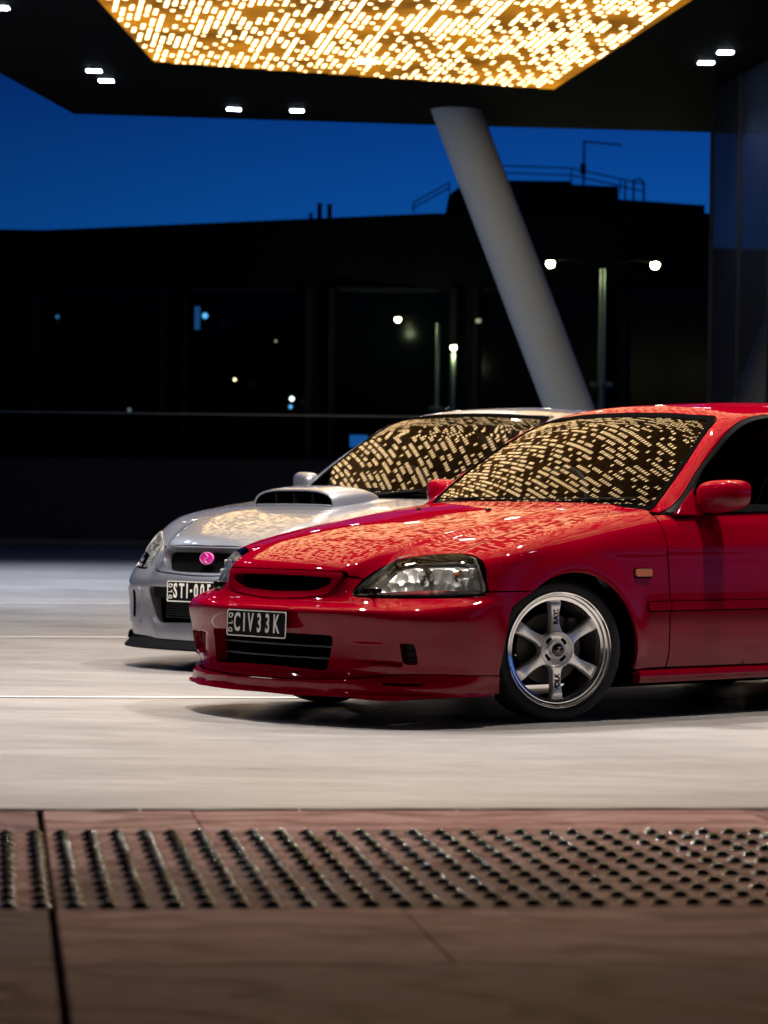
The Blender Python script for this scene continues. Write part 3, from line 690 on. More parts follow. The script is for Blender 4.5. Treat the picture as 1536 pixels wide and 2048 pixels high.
    sk = X.uv(CS().P(lambda x, y, z: np.abs(y)-.84, cat([(.388, .206)], [(2.235, .206), (2.235, .150), (.388, .150)])))
    gsk = lambda x, y, z: np.abs(y)-(.822+.020*sst(.208, .188, z)-.006*sst(.175, .15, z))
    panel('side_skirt', gsk, CX(.35), np.stack([cat([(.388, .206)], [(2.235, .206), (2.235, .150), (.388, .150)])[:, 0], np.arctan2(.83, cat([(.388, .206)], [(2.235, .206), (2.235, .150), (.388, .150)])[:, 1]-.35)*.8], 1), RED, car, sp=.02, edge=.012, flange=.04, mirror=True)
    q = cat(xz(hermite_path([(1.739, .211), (1.764, .30), (1.789, .5), (1.794, .7), (1.789, .872)], 4)), xz(hermite_path([(1.85, .876), (2.4, .885), (2.98, .893)], 5)), xz([(2.99, .86), (2.985, .70), (2.975, .50), (2.965, .40)]),
            arch_uv(2.62, X, q0=35, q1=191)[:], xz([(2.20, .211)]))
    panel('rear_quarter', g, X, q, RED, car, sp=.035, edge=.016, mirror=True)
    HT = CH(2.75, .5, 1, .75)
    yzr = lambda P: HT.uv(np.array(P))
    up = [(0, .0), ]
    def tl(th, z): return (th*.75, math.atan2(z-.5, .50)*.75)
    def strip(name, t0, t1, z0, z1, m, off=0., sp=.04, mir=False, **k):
        n = 9; a = [tl(t, z0) for t in np.linspace(t0, t1, n)]; b_ = [tl(t, z1) for t in np.linspace(t1, t0, n)]
        return panel(name, g, HT, np.array(a+[tl(t1, z) for z in np.linspace(z0, z1, 5)[1:-1]]+b_+[tl(t0, z) for z in np.linspace(z1, z0, 5)[1:-1]]), m, car, sp=sp, off=off, mirror=mir, **k)
    strip('rear_bumper', -1.18, 1.18, .16, .50, RED)
    strip('tailgate', -.70, .70, .505, .875, RED)
    strip('tail_lamp', .71, 1.18, .56, .80, TAILR, mir=True); strip('rear_corner', .71, 1.18, .505, .555, RED, mir=True); strip('rear_shoulder', .71, 1.18, .805, .875, RED, mir=True)
    # --- greenhouse
    zz = np.linspace(.868, 1.262, 15); wsi = np.stack([GR.we(zz)-.004, zz], 1)
    hdr = hermite_path([(.5225, 1.270), (.50, 1.283), (.44, 1.291), (.30, 1.300), (.15, 1.305), (0, 1.307)], 4)
    ws = symu(cat([(0, .868), (.35, .868)], wsi, hdr)); wg = panel('windscreen', g2, F2, ws, WSG, car, sp=.03, edge=.014, gap=.004, off=-.002, flange=.004)
    wsb = inset(rs_closed(ws, .014), .020)
    panel('windscreen_seal', g2, F2, ws, SEAL, wg, holes=[wsb], sp=.03, edge=.012, gap=.0025, off=.0012, flange=.01, hole_flange=.002)
    in3 = F2.P(g2, cat(wsi, hdr))
    ino = X2.uv(in3)
    sgo = hermite_path([(.628, .862), (.732, .925), (.859, 1.020), (1.01, 1.119), (1.158, 1.204), (1.288, 1.258), (1.42, 1.288), (1.57, 1.304), (1.8, 1.314), (2.1, 1.312), (2.35, 1.296)], 4)
    cp = cat(sgo, hermite_path([(2.35, 1.296), (2.46, 1.262), (2.50, 1.18), (2.47, 1.0), (2.44, .89)], 4)[1:])
    rr = cat([(.600, .855)], sgo); outer = X2.uv(S.P(g2, cat(cp, [(2.6, .888), (3.0, .893), (3.08, .90)])))
    base = X2.uv(np.array([(.605, .72, .868), (.62, .765, .860)]))
    bk = S.P(g2, np.array([(3.03, 1.0), (2.99, 1.1), (2.94, 1.2)])); 
    rearc = X2.uv(np.array([(2.955, .45, 1.27), (2.955, .3, 1.29), (2.955, 0, 1.30)]))
    half = cat(ino[::-1], base, outer, X2.uv(bk), rearc)
    panel('roof', g2, X2, sym(half), RED, car, sp=.035, edge=.014, gap=.001, flange=.012)
    # side glazing
    win = cat(sgo, hermite_path([(2.35, 1.296), (2.46, 1.262), (2.50, 1.18), (2.47, 1.0), (2.44, .884)], 4)[1:], hermite_path([(2.3, .882), (1.5, .870), (.64, .857)], 5))
    h1 = inset(rs_closed(cat([(.905, .897)], hermite_path([(.915, .99), (1.04, 1.085), (1.17, 1.165), (1.30, 1.222), (1.43, 1.253), (1.58, 1.27), (1.70, 1.276)], 4), [(1.715, .902)]), .02), .0)
    h2 = rs_closed(cat([(1.80, .903), (1.785, 1.277)], hermite_path([(2.1, 1.276), (2.33, 1.262), (2.42, 1.232), (2.455, 1.17), (2.43, 1.0), (2.405, .915)], 4)), .02)
    fr_ = panel('window_frame', g2, S, win, BLACKP, car, holes=[h1, h2], off=.0015, sp=.04, mirror=True, gap=.002, flange=.008, edge=.014)
    for hh in (h1, h2):
        panel('side_window', g2, S, inset(hh, -.006), SIDEG, car, off=-.004, sp=.05, mirror=True, gap=0, flange=.002, edge=.02)
    # weather shield along the front and top edge of the door window
    vo = cat(hermite_path([(.80, .95), (.86, 1.012), (1.01, 1.110), (1.158, 1.194), (1.288, 1.247), (1.42, 1.276), (1.57, 1.292), (1.78, 1.300)], 4), hermite_path([(1.78, 1.262), (1.57, 1.252), (1.43, 1.234), (1.31, 1.203), (1.18, 1.146), (1.05, 1.068), (.93, .98), (.88, .93)], 4))
    panel('weather_shield', g2, S, vo, glass_mat('smoked_plastic', (.02, .02, .02), 1.5, .55), car, off=.022, sp=.03, mirror=True, gap=0, flange=.02)
    sail = round_poly([(.645, .853), (.872, 1.0), (.862, .90), (.83, .850)], .012)
    panel('mirror_sail', g2, S, sail, RED, car, off=.012, sp=.03, mirror=True, gap=0, flange=.015)
    body_mirror(car, RED, (.895, .860, .932), (.085, .105, .068), 1)
    b = [0, 0]
    panel('rear_window', g2, CF(2.0, 1), symu(cat([(0, .92), (.56, .92)], [(.60, .95), (.57, 1.10), (.52, 1.22), (.48, 1.245)], [(0, 1.26)])), SIDEG, car, sp=.06, gap=0)
    panel('rear_window_frame', g2, CF(2.0, 1), symu(cat([(0, .87), (.66, .87)], [(.69, .92), (.62, 1.15), (.55, 1.255)], [(0, 1.285)])), RED, car, holes=[symu(cat([(0, .925), (.555, .925)], [(.595, .955), (.565, 1.10), (.515, 1.215), (.475, 1.24)], [(0, 1.255)]))], sp=.06)
    # cowl, wipers, washer jets
    b = MB(True); rows = []
    for y in np.linspace(-.69, .69, 25):
        t = (y/.69)**2; rows.append([(.43+.15*t, y, .893-.025*t), (.50+.13*t, y, .872-.02*t), (.62+.09*t, y, .866-.014*t), (.62+.09*t, y, .80)])
    b.grid(rows); b.build('cowl', BLACKP, car, True)
    for P, arm in (([(.60, -.06, .0), (.585, .25, 0), (.665, .60, 0)], [(.555, -.02, .885), (.575, .15, .905), (.60, .28, .915)]), ([(.60, -.62, 0), (.575, -.35, 0), (.535, -.02, 0)], [(.575, -.56, .880), (.565, -.42, .900), (.56, -.30, .912)])):
        yy = np.linspace(P[0][1], P[-1][1], 12); Q = F2.P(g2, np.stack([yy, np.linspace(.893, .905, 12)], 1), .008); wiper(car, [tuple(q) for q in Q], arm)
    for y in (-.247, .181):
        p = K.P(g, K.uv(np.array([(.15, y, .857)])))[0]; b = MB(True); b.lathe([(0, .010), (.006, .009), (.010, .003), (.011, -.002)], 12, c=tuple(p), sx=1.5); b.build('washer_jet', BLACKG, car, True)
    wheel(car, 0, .748, .295, math.radians(-19), CHROME, RIMM); wheel(car, 0, -.742, .295, math.radians(-19), CHROME, RIMM)
    wheel(car, 2.62, .745, .295, 0, CHROME, RIMM); wheel(car, 2.62, -.745, .295, 0, CHROME, RIMM)
    chassis(car, 2.62, .82, -.62, 3.05, .62); interior(car, 1.35, -.36, .80, .86)
    return car
# ------------------------------------------------------------------ the silver saloon
class Sti:
    zc = staticmethod(spl([-1., -.90, -.8, -.65, -.45, -.3, 0, .25, .5, .9, 2.9, 3.0, 3.5], [.60, .642, .690, .745, .803, .836, .878, .902, .925, .94, .985, .985, .96]))
    zf = staticmethod(spl([-1., -.8, -.65, -.555, -.447, -.294, -.049, .177, .5, .9, 2.9, 3.5], [.51, .625, .705, .745, .772, .808, .850, .880, .910, .925, .965, .945]))
    tuck = staticmethod(spl([.05, .12, .2, .35, .5, .62, .72, .82, .9, 1., 1.1], [.07, .05, .03, .006, 0, .005, .02, .045, .075, .12, .17]))
    wm = staticmethod(spl([-1, -.6, -.42, 0, .5, 1.5, 2.4, 2.9, 3.5], [.74, .806, .835, .862, .860, .866, .872, .85, .79]))
    xlow = staticmethod(spl([.09, .15, .2, .3, .40, .47, .50, .53, .6, .7, .8], [-.90, -.915, -.922, -.925, -.93, -.93, -.905, -.875, -.815, -.70, -.585]))
    xgr = staticmethod(spl([.09, .15, .2, .3, .40, .47, .50, .53, .6, .7], [-.90, -.93, -.935, -.93, -.935, -.94, -.925, -.905, -.89, -.84]))
    def front(s, y, z):
        a = np.abs(y); w = sst(.30, .44, a); return s.xgr(z)*(1-w)+s.xlow(z)*w+.235*(a/.8)**2.4
    def W(s, x, z):
        w = s.wm(x)-s.tuck(z)
        for cx in (0., 2.54):
            r = np.sqrt((x-cx)**2+(z-.30)**2); w = w+.02*np.exp(-((r-.38)/.07)**2)*sst(.1, .3, z)
        return w
    def T(s, x, y):
        zc = s.zc(x); zf = s.zf(x); a = np.abs(y); t = zc-(zc-zf)*(a/.66)**2.2
        yc = .47-.17*sst(-.75, -.1, x); return t+.013*sst(yc+.04, yc-.04, a)*sst(.4, .1, x)
    def g(s, x, y, z):
        gs = np.abs(y)-s.W(x, z); gt = (z-s.T(x, y))*.95; gf = (s.front(y, z)-x)*.85
        gr = (x-(3.53-.10*(np.abs(y)/.8)**3-.05*np.clip((z-.5)/.4, 0, 1)))
        a = rmax(rmax(gs, np.maximum(gf, -1), .20), gr, .16); return rmax(a, gt, .05+.04*sst(-.5, .2, x))
class GSti(GRed):
    xe = staticmethod(lambda z: .70+1.34*(z-.96)+.30*(z-.96)**2)
    we = staticmethod(lambda z: .705-.2*(z-.96)-.44*(z-.96)**2)
    zr = staticmethod(spl([.9, 1.1, 1.3, 1.55, 1.9, 2.2, 2.5, 2.75, 3.1], [1.32, 1.375, 1.415, 1.442, 1.458, 1.455, 1.425, 1.37, 1.25]))
    w2 = staticmethod(spl([.86, .95, 1.05, 1.15, 1.25, 1.35, 1.42, 1.5], [.80, .775, .74, .70, .65, .60, .555, .50]))
    rear = (2.95, 1.25, 1.15)
def silver_car():
    R = Sti(); g = R.g; GR = GSti(); g2 = GR.g
    car = empty('saloon_car', (-.353, 15.51, 0), math.pi+math.radians(50.52))
    tag(car, 'silver four-door saloon with a large bonnet scoop, parked behind the red hatchback', 'car', 'cars parked under the canopy')
    K = CK(); H = CH(); X = CX(); S = CS(); F = CF(-.3); F2 = CF(2.0); X2 = CX(.86, .7)
    yz = lambda P, off=0.: F.P(g, np.asarray(P, float), off)
    D3 = lambda L: K.P(g, K.uv(np.array(L, float)))
    top = D3([(-.690, .492, .650), (-.63, .557, .677), (-.58, .61, .697), (-.522, .66, .718)])
    outr = D3([(-.522, .66, .718), (-.512, .70, .706), (-.53, .755, .66), (-.57, .775, .61), (-.61, .765, .565), (-.645, .745, .545)])
    inn = D3([(-.645, .745, .545), (-.70, .69, .534), (-.76, .60, .526), (-.795, .525, .524), (-.803, .500, .530), (-.775, .498, .560), (-.745, .490, .596), (-.722, .484, .625), (-.690, .492, .650)])
    hl = cat(hermite_path(top, 5), hermite_path(outr, 4)[1:], hermite_path(inn, 4)[1:-1]); hluv = K.uv(hl)
    HG = hermite_path(D3([(-.522, .66, .718), (-.45, .65, .76), (-.3, .62, .81), (-.05, .63, .85), (.2, .665, .885), (.45, .70, .91)]), 5)
    front = hermite_path(yz([(0, .652), (.2, .652), (.32, .650), (.42, .644), (.462, .640)]), 4)
    rear = hermite_path(D3([(.45, .70, .91), (.40, .55, .92), (.36, .3, .93), (.34, 0, .94)]), 5)
    bon = K.uv(sym(cat(front, hermite_path(top, 5), HG, rear))); panel('bonnet', g, K, bon, SILVER, car, sp=.03, edge=.014, flange=.016)
    L = panel('headlight', g, K, inset(rs_closed(hluv, .012), .003), LENSG, car, off=-.001, sp=.022, flange=.004, mirror=True)
    bu = panel('lamp_bucket', g, K, inset(rs_closed(hluv, .012), .003), REFL2, None, off=-.045, sp=.025, flange=-.038, mirror=True)
    ga = panel('lamp_gasket', g, K, hluv, SEAL, None, holes=[inset(rs_closed(hluv, .012), .005)], off=-.0004, sp=.03, flange=.012, hole_flange=.03, mirror=True, edge=.01, gap=.0015)
    for i, s in ((0, 1), (1, -1)):
        bu[i].parent = L[i]; ga[i].parent = L[i]
        for cx, cy, cz, r in ((-.60, .63, .61, .040), (-.655, .54, .60, .032)):
            b = MB(True); bb = MB(); bb.lathe([(r*math.sqrt(t), .05*(1-t)) for t in np.linspace(.004, 1, 8)]+[(r+.006, -.004)], 24, axis='x'); b.add([(v[0]+cx, s*(v[1]+cy), v[2]+cz) for v in bb.v], bb.f); b.build('reflector', CHROME, L[i], True)
    # wing
    def arch_uv(cx, ch, a=.395, bt=.345, q0=-11, q1=128, n=22):
        q = np.radians(np.linspace(q0, q1, n)); return ch.uv(S.P(g, np.stack([cx-.01+a*np.cos(q), .29+bt*np.sin(q)], 1)))
    xz = lambda pts: X.uv(S.P(g, np.array(pts, float)))
    seam = X.uv(D3([(.47, .715, .90), (.50, .75, .89)]))
    wing = cat(X.uv(HG[1:]), seam, xz([(.52, .87), (.525, .7), (.54, .45), (.54, .22)]), xz([(.40, .215)]), arch_uv(0, X), xz([(-.3, .565), (-.5, .560), (-.635, .558)]), X.uv(hermite_path(outr, 4)[::-1][6:-1]))
    panel('front_wing', g, X, wing, SILVER, car, sp=.03, edge=.014, mirror=True)
    # bumper
    bot = hermite_path([(-.92, 0, .165), (-.90, .3, .165), (-.82, .62, .165), (-.70, .78, .168), (-.56, .82, .172), (-.41, .83, .18)], 5)
    endz = [(x, z) for x, z in zip([-.41, -.415, -.40, -.37, -.30], [.23, .32, .40, .46, .555])]
    end = S.P(g, np.array(endz)); up1 = S.P(g, np.array([(-.40, .556), (-.52, .553), (-.64, .550)]))
    in_ = hermite_path(inn, 4)[2:-3]+np.array([-.002, -.003, -.003])
    grl = hermite_path(yz([(.452, .615), (.450, .585), (.432, .540), (.37, .514), (.257, .505), (.1, .497), (0, .495)]), 4)
    bump = H.uv(sym(cat(bot, end, up1, in_, grl)))
    intk = H.uv(yz(round_poly([(-.405, .434), (.405, .434), (.37, .243), (-.37, .243)], .04)))
    fog = lambda s: H.uv(yz([(s*a, b) for a, b in round_rect(.543, .568, .268, .408, .010)]))
    panel('front_bumper', g, H, bump, SILVER, car, holes=[intk], sp=.026, edge=.013, hole_flange=.06, flange=.02)
    fb = lambda s: rs_closed(H.uv(yz([(s*a, b) for a, b in round_rect(.478, .655, .240, .427, .03)])), .012)
    fi = lambda s: rs_closed(H.uv(yz([(s*a, b) for a, b in round_rect(.539, .572, .264, .412, .012)])), .012)
    for s in (1, -1): panel('fog_cover', g, H, fb(s), SILVER, car, off=.008, sp=.022, gap=0, flange=.009)
    for s in (1, -1): panel('fog_slot', g, F, np.array([(s*a, b) for a, b in round_rect(.541, .570, .266, .410, .010)]), DARK, car, off=.0088, sp=.02, gap=0, flange=.003)
    panel('intake_back', g, F, round_rect(-.62, .62, .22, .47, .02), DARK, car, off=-.10, sp=.06)
    it = cat([(0, 0)], [])[:0] if False else None
    iu = panel('plate_panel', g, F, round_poly([(-.385, .438), (.385, .438), (.375, .375), (-.375, .375)], .01), BLACKP, car, off=-.022, sp=.05, gap=0, flange=.03)
    b = MB(True)
    for k in range(8):
        z = .274+.0125*k; P = yz([(y, z) for y in np.linspace(-.33, .33, 11)], -.06)
        b = MB(True); b.tube([tuple(p) for p in P], .0035, 5); b.build('intake_slat', mat('slat_dark', (.03, .03, .032), .3), car, True)
    # grille recess, mesh and badge
    go = cat([(0, .6485), (.2, .6485)], hermite_path([(.30, .644), (.40, .640), (.438, .632)], 4), hermite_path([(.438, .632), (.446, .585), (.426, .542), (.365, .518), (.257, .509), (.1, .501), (0, .499)], 4)); 
    gi = cat([(0, .643), (.24, .642)], hermite_path([(.24, .642), (.302, .632), (.324, .602), (.314, .558), (.25, .525), (.13, .514), (0, .512)], 4))
    gp = panel('grille_surround', g, F, symu(go), SILVER, car, holes=[symu(gi)], off=-.002, sp=.02, hole_flange=.045, flange=.03, gap=.001, edge=.01)
    panel('grille_mesh', g, F, round_rect(-.35, .35, .50, .65, .01), mat('grille_mesh', (.003, .003, .0035), .8, spec=.05), gp, off=-.045, sp=.04)
    c = yz([(-.004, .587)], -.022)[0]
    b = MB(); b.lathe([(0, .010), (.8, .009), (.96, .006), (1., 0)], 36, axis='x'); me = b.mesh('badge'); me.transform(Matrix.Translation((-c[0], -.004, .587))@Matrix.Diagonal((1, .047, .032, 1))); bd = link('badge', me, PINK, gp, True)
    b = MB(); b.tube([(-c[0]+.0105, -.004+.045*math.cos(a), .587+.0305*math.sin(a)) for a in np.linspace(0, 6.283, 33)[:-1]], .0022, 5, closed=True); b.tube([(-c[0]+.011, -.006+.012*math.sin(3.6*t), .587+.024*t) for t in np.linspace(-1, 1, 12)], .004, 5); b.build('badge_trim', PINKL, gp, True)
    # black under-lip
    P = hermite_path([(-.955, 0, 0), (-.930, .3, 0), (-.82, .60, 0), (-.70, .735, 0), (-.57, .80, 0), (-.42, .83, 0)], 6); P = np.concatenate([mirY(P)[::-1], P[1:]]); b = MB(True); rows = []
    for p in P: rows.append([(p[0]+.03, p[1]*.975, .168), (p[0]+.012, p[1]*.99, .150), (p[0]-.016, p[1]*1.01, .118), (p[0]-.014, p[1]*1.01, .108), (p[0]+.07, p[1]*.94, .106), (p[0]+.07, p[1]*.94, .168)])
    b.grid(rows, closed_v=True); b.build('splitter', BLACKP, car, True, angle=30)
    for s in (1, -1):
        b = MB(True); rows = []
        for t in np.linspace(0, 1, 8):
            x = -.735+.30*t; y = .665+.135*t**.6; rows.append([(x, s*y, .195), (x-.02, s*(y+.014), .185), (x-.022, s*(y+.016), .150), (x+.02, s*(y-.02), .140)])
        b.grid(rows); b.build('corner_spat', SILVER, car, True)
    plate(car, (-.975, 0, .415), -.02, 0., 'STI', [('S', -.128, .56), ('T', -.083, .56), ('I', -.045, .62), ('\u00b7', -.017, .9), ('0', .018, .56), ('0', .062, .56), ('5', .108, .56)])
    b = MB(True); b.box((-.957, 0, .415), (.03, .30, .06)); b.build('plate_bracket', BLACKP, car, bevel=.003)
    # bonnet scoop
    sxs = np.array([-.20, -.18, -.14, -.08, 0, .08, .16, .24, .30]); wd = np.array([.252, .256, .260, .264, .264, .256, .236, .20, .14]); hh = np.array([.088, .090, .091, .090, .086, .075, .054, .025, .0])
    n = 30; xs = np.linspace(-.20, .30, n); ws_ = spl(sxs, wd)(xs); hs = np.maximum(spl(sxs, hh)(xs), -.004); b = MB(True); rows = []
    tz = lambda x, y: float(R.T(np.array(x), np.array(y)))
    for x, w, h in zip(xs, ws_, hs):
        rr = []
        for q in np.linspace(0, math.pi, 33):
            cc, ss = math.cos(q), math.sin(q); yy = w*math.copysign(abs(cc)**.52, cc)*(1.12-.14*abs(ss)); rr.append((x, yy, tz(x, yy)-.002+h*abs(ss)**.42))
        rows.append(rr)
    b.grid(rows); sc = b.build('bonnet_scoop', SILVER, car, True, angle=60)
    # mouth rim
    rim = [(p[0]-.004, p[1]*.985, p[2]-.004 if i not in (0, 32) else p[2]+.004) for i, p in enumerate(rows[0])]
    b = MB(True); b.tube(rim+[(rim[-1][0], rim[-1][1]+(rim[0][1]-rim[-1][1])*t, tz(rim[0][0], rim[-1][1]+(rim[0][1]-rim[-1][1])*t)+.004) for t in np.linspace(.05, .95, 14)], .006, 8, closed=True); b.build('scoop_rim', SILVER, sc, True)
    b = MB(True); rows2 = []
    for x in (-.19, .0): rows2.append([(x, p[1]*.93, tz(x, 0)-.01+(p[2]-tz(-.20, p[1]))*.85) for p in rows[0]])
    b.grid(rows2); b.add([(-.16, p[1], p[2]-.006) for p in rows[2]], [tuple(range(33))]); b.build('scoop_duct', DARK, sc)
    for y in (-.13, 0, .13):
        b = MB(True); b.box((-.18, y, tz(-.18, y)+.036), (.05, .006, .062)); b.build('scoop_vane', BLACKP, sc)
    # doors, rear body
    for a, c_ in ((.548, 1.43), (1.438, 2.20)):
        dr = cat(xz([(a, .875), (a+.004, .6), (a+.014, .40), (a+.012, .22)]), xz([(c_-.03, .22), (c_-.005, .5), (c_, .905 if c_ > 2 else .89)]))
        panel('door', g, X, dr, SILVER, car, sp=.05, edge=.02, mirror=True)
        panel('door_handle', g, X, X.uv(S.P(g, round_rect(c_-.22, c_-.06, .72, .755, .012))), SILVER, car, off=.02, sp=.03, flange=.02, mirror=True, gap=0)
    q = cat(xz([(2.208, .905), (2.203, .5), (2.19, .42)]), arch_uv(2.54, X, q0=150, q1=-8), xz([(2.96, .25), (3.22, .26), (3.24, .6), (3.22, .93)]), xz([(2.7, .925)]))
    panel('rear_quarter', g, X, q, SILVER, car, sp=.05, edge=.02, mirror=True)
    panel('side_skirt', lambda x, y, z: np.abs(y)-(.84+.02*sst(.21, .19, z)), CX(.35), np.stack([np.array([.41, 2.13, 2.13, .41]), np.arctan2(.84, np.array([.212, .212, .15, .15])-.35)*.8], 1), SILVER, car, sp=.03, flange=.04, mirror=True)
    K2 = CK(3.0, .5, .5, .4)
    panel('boot_lid', g, K2, K2.uv(K2.P(g, K2.uv(np.array([(2.75, .62, .97), (3.42, .60, .95), (3.46, .3, .95), (3.46, -.3, .95), (3.42, -.60, .95), (2.75, -.62, .97)])))), SILVER, car, sp=.06)
    HT = CH(2.95, .5, 1, .75); tl = lambda th, z: (th*.75, math.atan2(z-.5, .52)*.75)
    def strip(name, t0, t1, z0, z1, m, mir=False):
        return panel(name, g, HT, np.array([tl(t, z0) for t in np.linspace(t0, t1, 9)]+[tl(t, z1) for t in np.linspace(t1, t0, 9)]), m, car, sp=.05, mirror=mir)
    strip('rear_bumper', -1.2, 1.2, .17, .55, SILVER); strip('boot_panel', -.72, .72, .555, .86, SILVER); strip('tail_lamp', .73, 1.15, .60, .82, TAILR, True); strip('rear_corner', .73, 1.2, .555, .595, SILVER, True); strip('rear_shoulder', .73, 1.2, .825, .87, SILVER, True)
    b = MB(True); b.box((3.38, 0, 1.20), (.20, 1.25, .025)); 
    for s in (-1, 1): b.box((3.36, s*.56, 1.07), (.14, .03, .26))
    b.build('rear_spoiler', SILVER, car, bevel=.008)
    # greenhouse
    zz = np.linspace(.925, 1.365, 14); wsi = np.stack([GR.we(zz)-.004, zz], 1)
    hdr = hermite_path([(.541, 1.371), (.52, 1.384), (.46, 1.392), (.3, 1.400), (0, 1.406)], 4)
    ws = symu(cat([(0, .925)], wsi, hdr)); wg = panel('windscreen', g2, F2, ws, WSG, car, sp=.035, edge=.016, gap=.004, off=-.002, flange=.004)
    panel('windscreen_seal', g2, F2, ws, SEAL, wg, holes=[inset(rs_closed(ws, .016), .018)], sp=.03, edge=.014, gap=.0025, off=.0012, flange=.01, hole_flange=.002)
    ino = X2.uv(F2.P(g2, cat(wsi, hdr)))
    sgo = hermite_path([(.66, .925), (.80, 1.02), (.98, 1.14), (1.16, 1.25), (1.33, 1.335), (1.50, 1.368), (1.8, 1.385), (2.1, 1.375), (2.3, 1.34), (2.48, 1.27), (2.64, 1.16), (2.78, 1.02)], 4)
    base = X2.uv(np.array([(.62, .73, .925), (.64, .78, .92)]))
    outer = X2.uv(S.P(g2, cat(sgo, [(2.83, .96), (3.0, .955)])))
    rw = X2.uv(F2.P.__func__(CF(2.0, 1), g2, np.array([(.62, .98), (.56, 1.12), (.50, 1.25), (.44, 1.32), (0, 1.345)])))
    panel('roof', g2, X2, sym(cat(ino[::-1], base, outer, rw)), SILVER, car, sp=.04, edge=.018, gap=.001, flange=.012)
    panel('rear_window', g2, CF(2.0, 1), symu(np.array([(0, .97), (.60, .98), (.55, 1.12), (.49, 1.25), (.43, 1.312), (0, 1.338)])), SIDEG, car, sp=.06, gap=.003)
    win = cat(sgo, [(2.70, .945), (1.5, .915), (.68, .905)])
    hs_ = [rs_closed(np.array(p, float), .03) for p in ([(.93, .955), (1.08, 1.14), (1.22, 1.235), (1.37, 1.31), (1.44, 1.33), (1.44, .955)], [(1.50, .955), (1.50, 1.345), (1.8, 1.355), (2.08, 1.345), (2.15, .965)], [(2.20, .97), (2.13, 1.335), (2.28, 1.30), (2.44, 1.24), (2.58, 1.14), (2.66, 1.03), (2.66, .975)])]
    panel('window_frame', g2, S, win, BLACKP, car, holes=hs_, off=.0015, sp=.05, mirror=True, gap=.002, flange=.008, edge=.018)
    for h_ in hs_: panel('side_window', g2, S, inset(h_, -.006), SIDEG, car, off=-.004, sp=.07, mirror=True, gap=0, flange=.002, edge=.03)
    body_mirror(car, SILVER, (.97, .92, .995), (.085, .105, .066), 1)
    b = MB(True); rows = []
    for y in np.linspace(-.70, .70, 21):
        t = (y/.7)**2; rows.append([(.32+.11*t, y, .925-.02*t), (.42+.11*t, y, .91-.015*t), (.62+.12*t, y, .915-.01*t), (.62+.12*t, y, .85)])
    b.grid(rows); b.build('cowl', BLACKP, car, True)
    for y0, y1, arm in ((-.04, .62, [(.50, -.02, .925), (.53, .15, .945), (.57, .28, .955)]), (-.60, -.02, [(.53, -.58, .92), (.53, -.42, .945), (.53, -.30, .955)])):
        yy = np.linspace(y0, y1, 12); Q = F2.P(g2, np.stack([yy, np.linspace(.94, .955, 12)], 1), .008); wiper(car, [tuple(q) for q in Q], arm)
    b = MB(True); b.tube([(1.62, -.42, 1.435), (1.66, -.42, 1.452)], .012, 8); b.build('aerial_base', BLACKP, car, True)
    for x in (0, 2.54):
        for y in (.77, -.765): wheel(car, x, y, .295, 0, CHROME, RIMM)
    chassis(car, 2.54, .84, -.60, 3.25, .66); interior(car, 1.45, -.37, .85, .90)
    return car
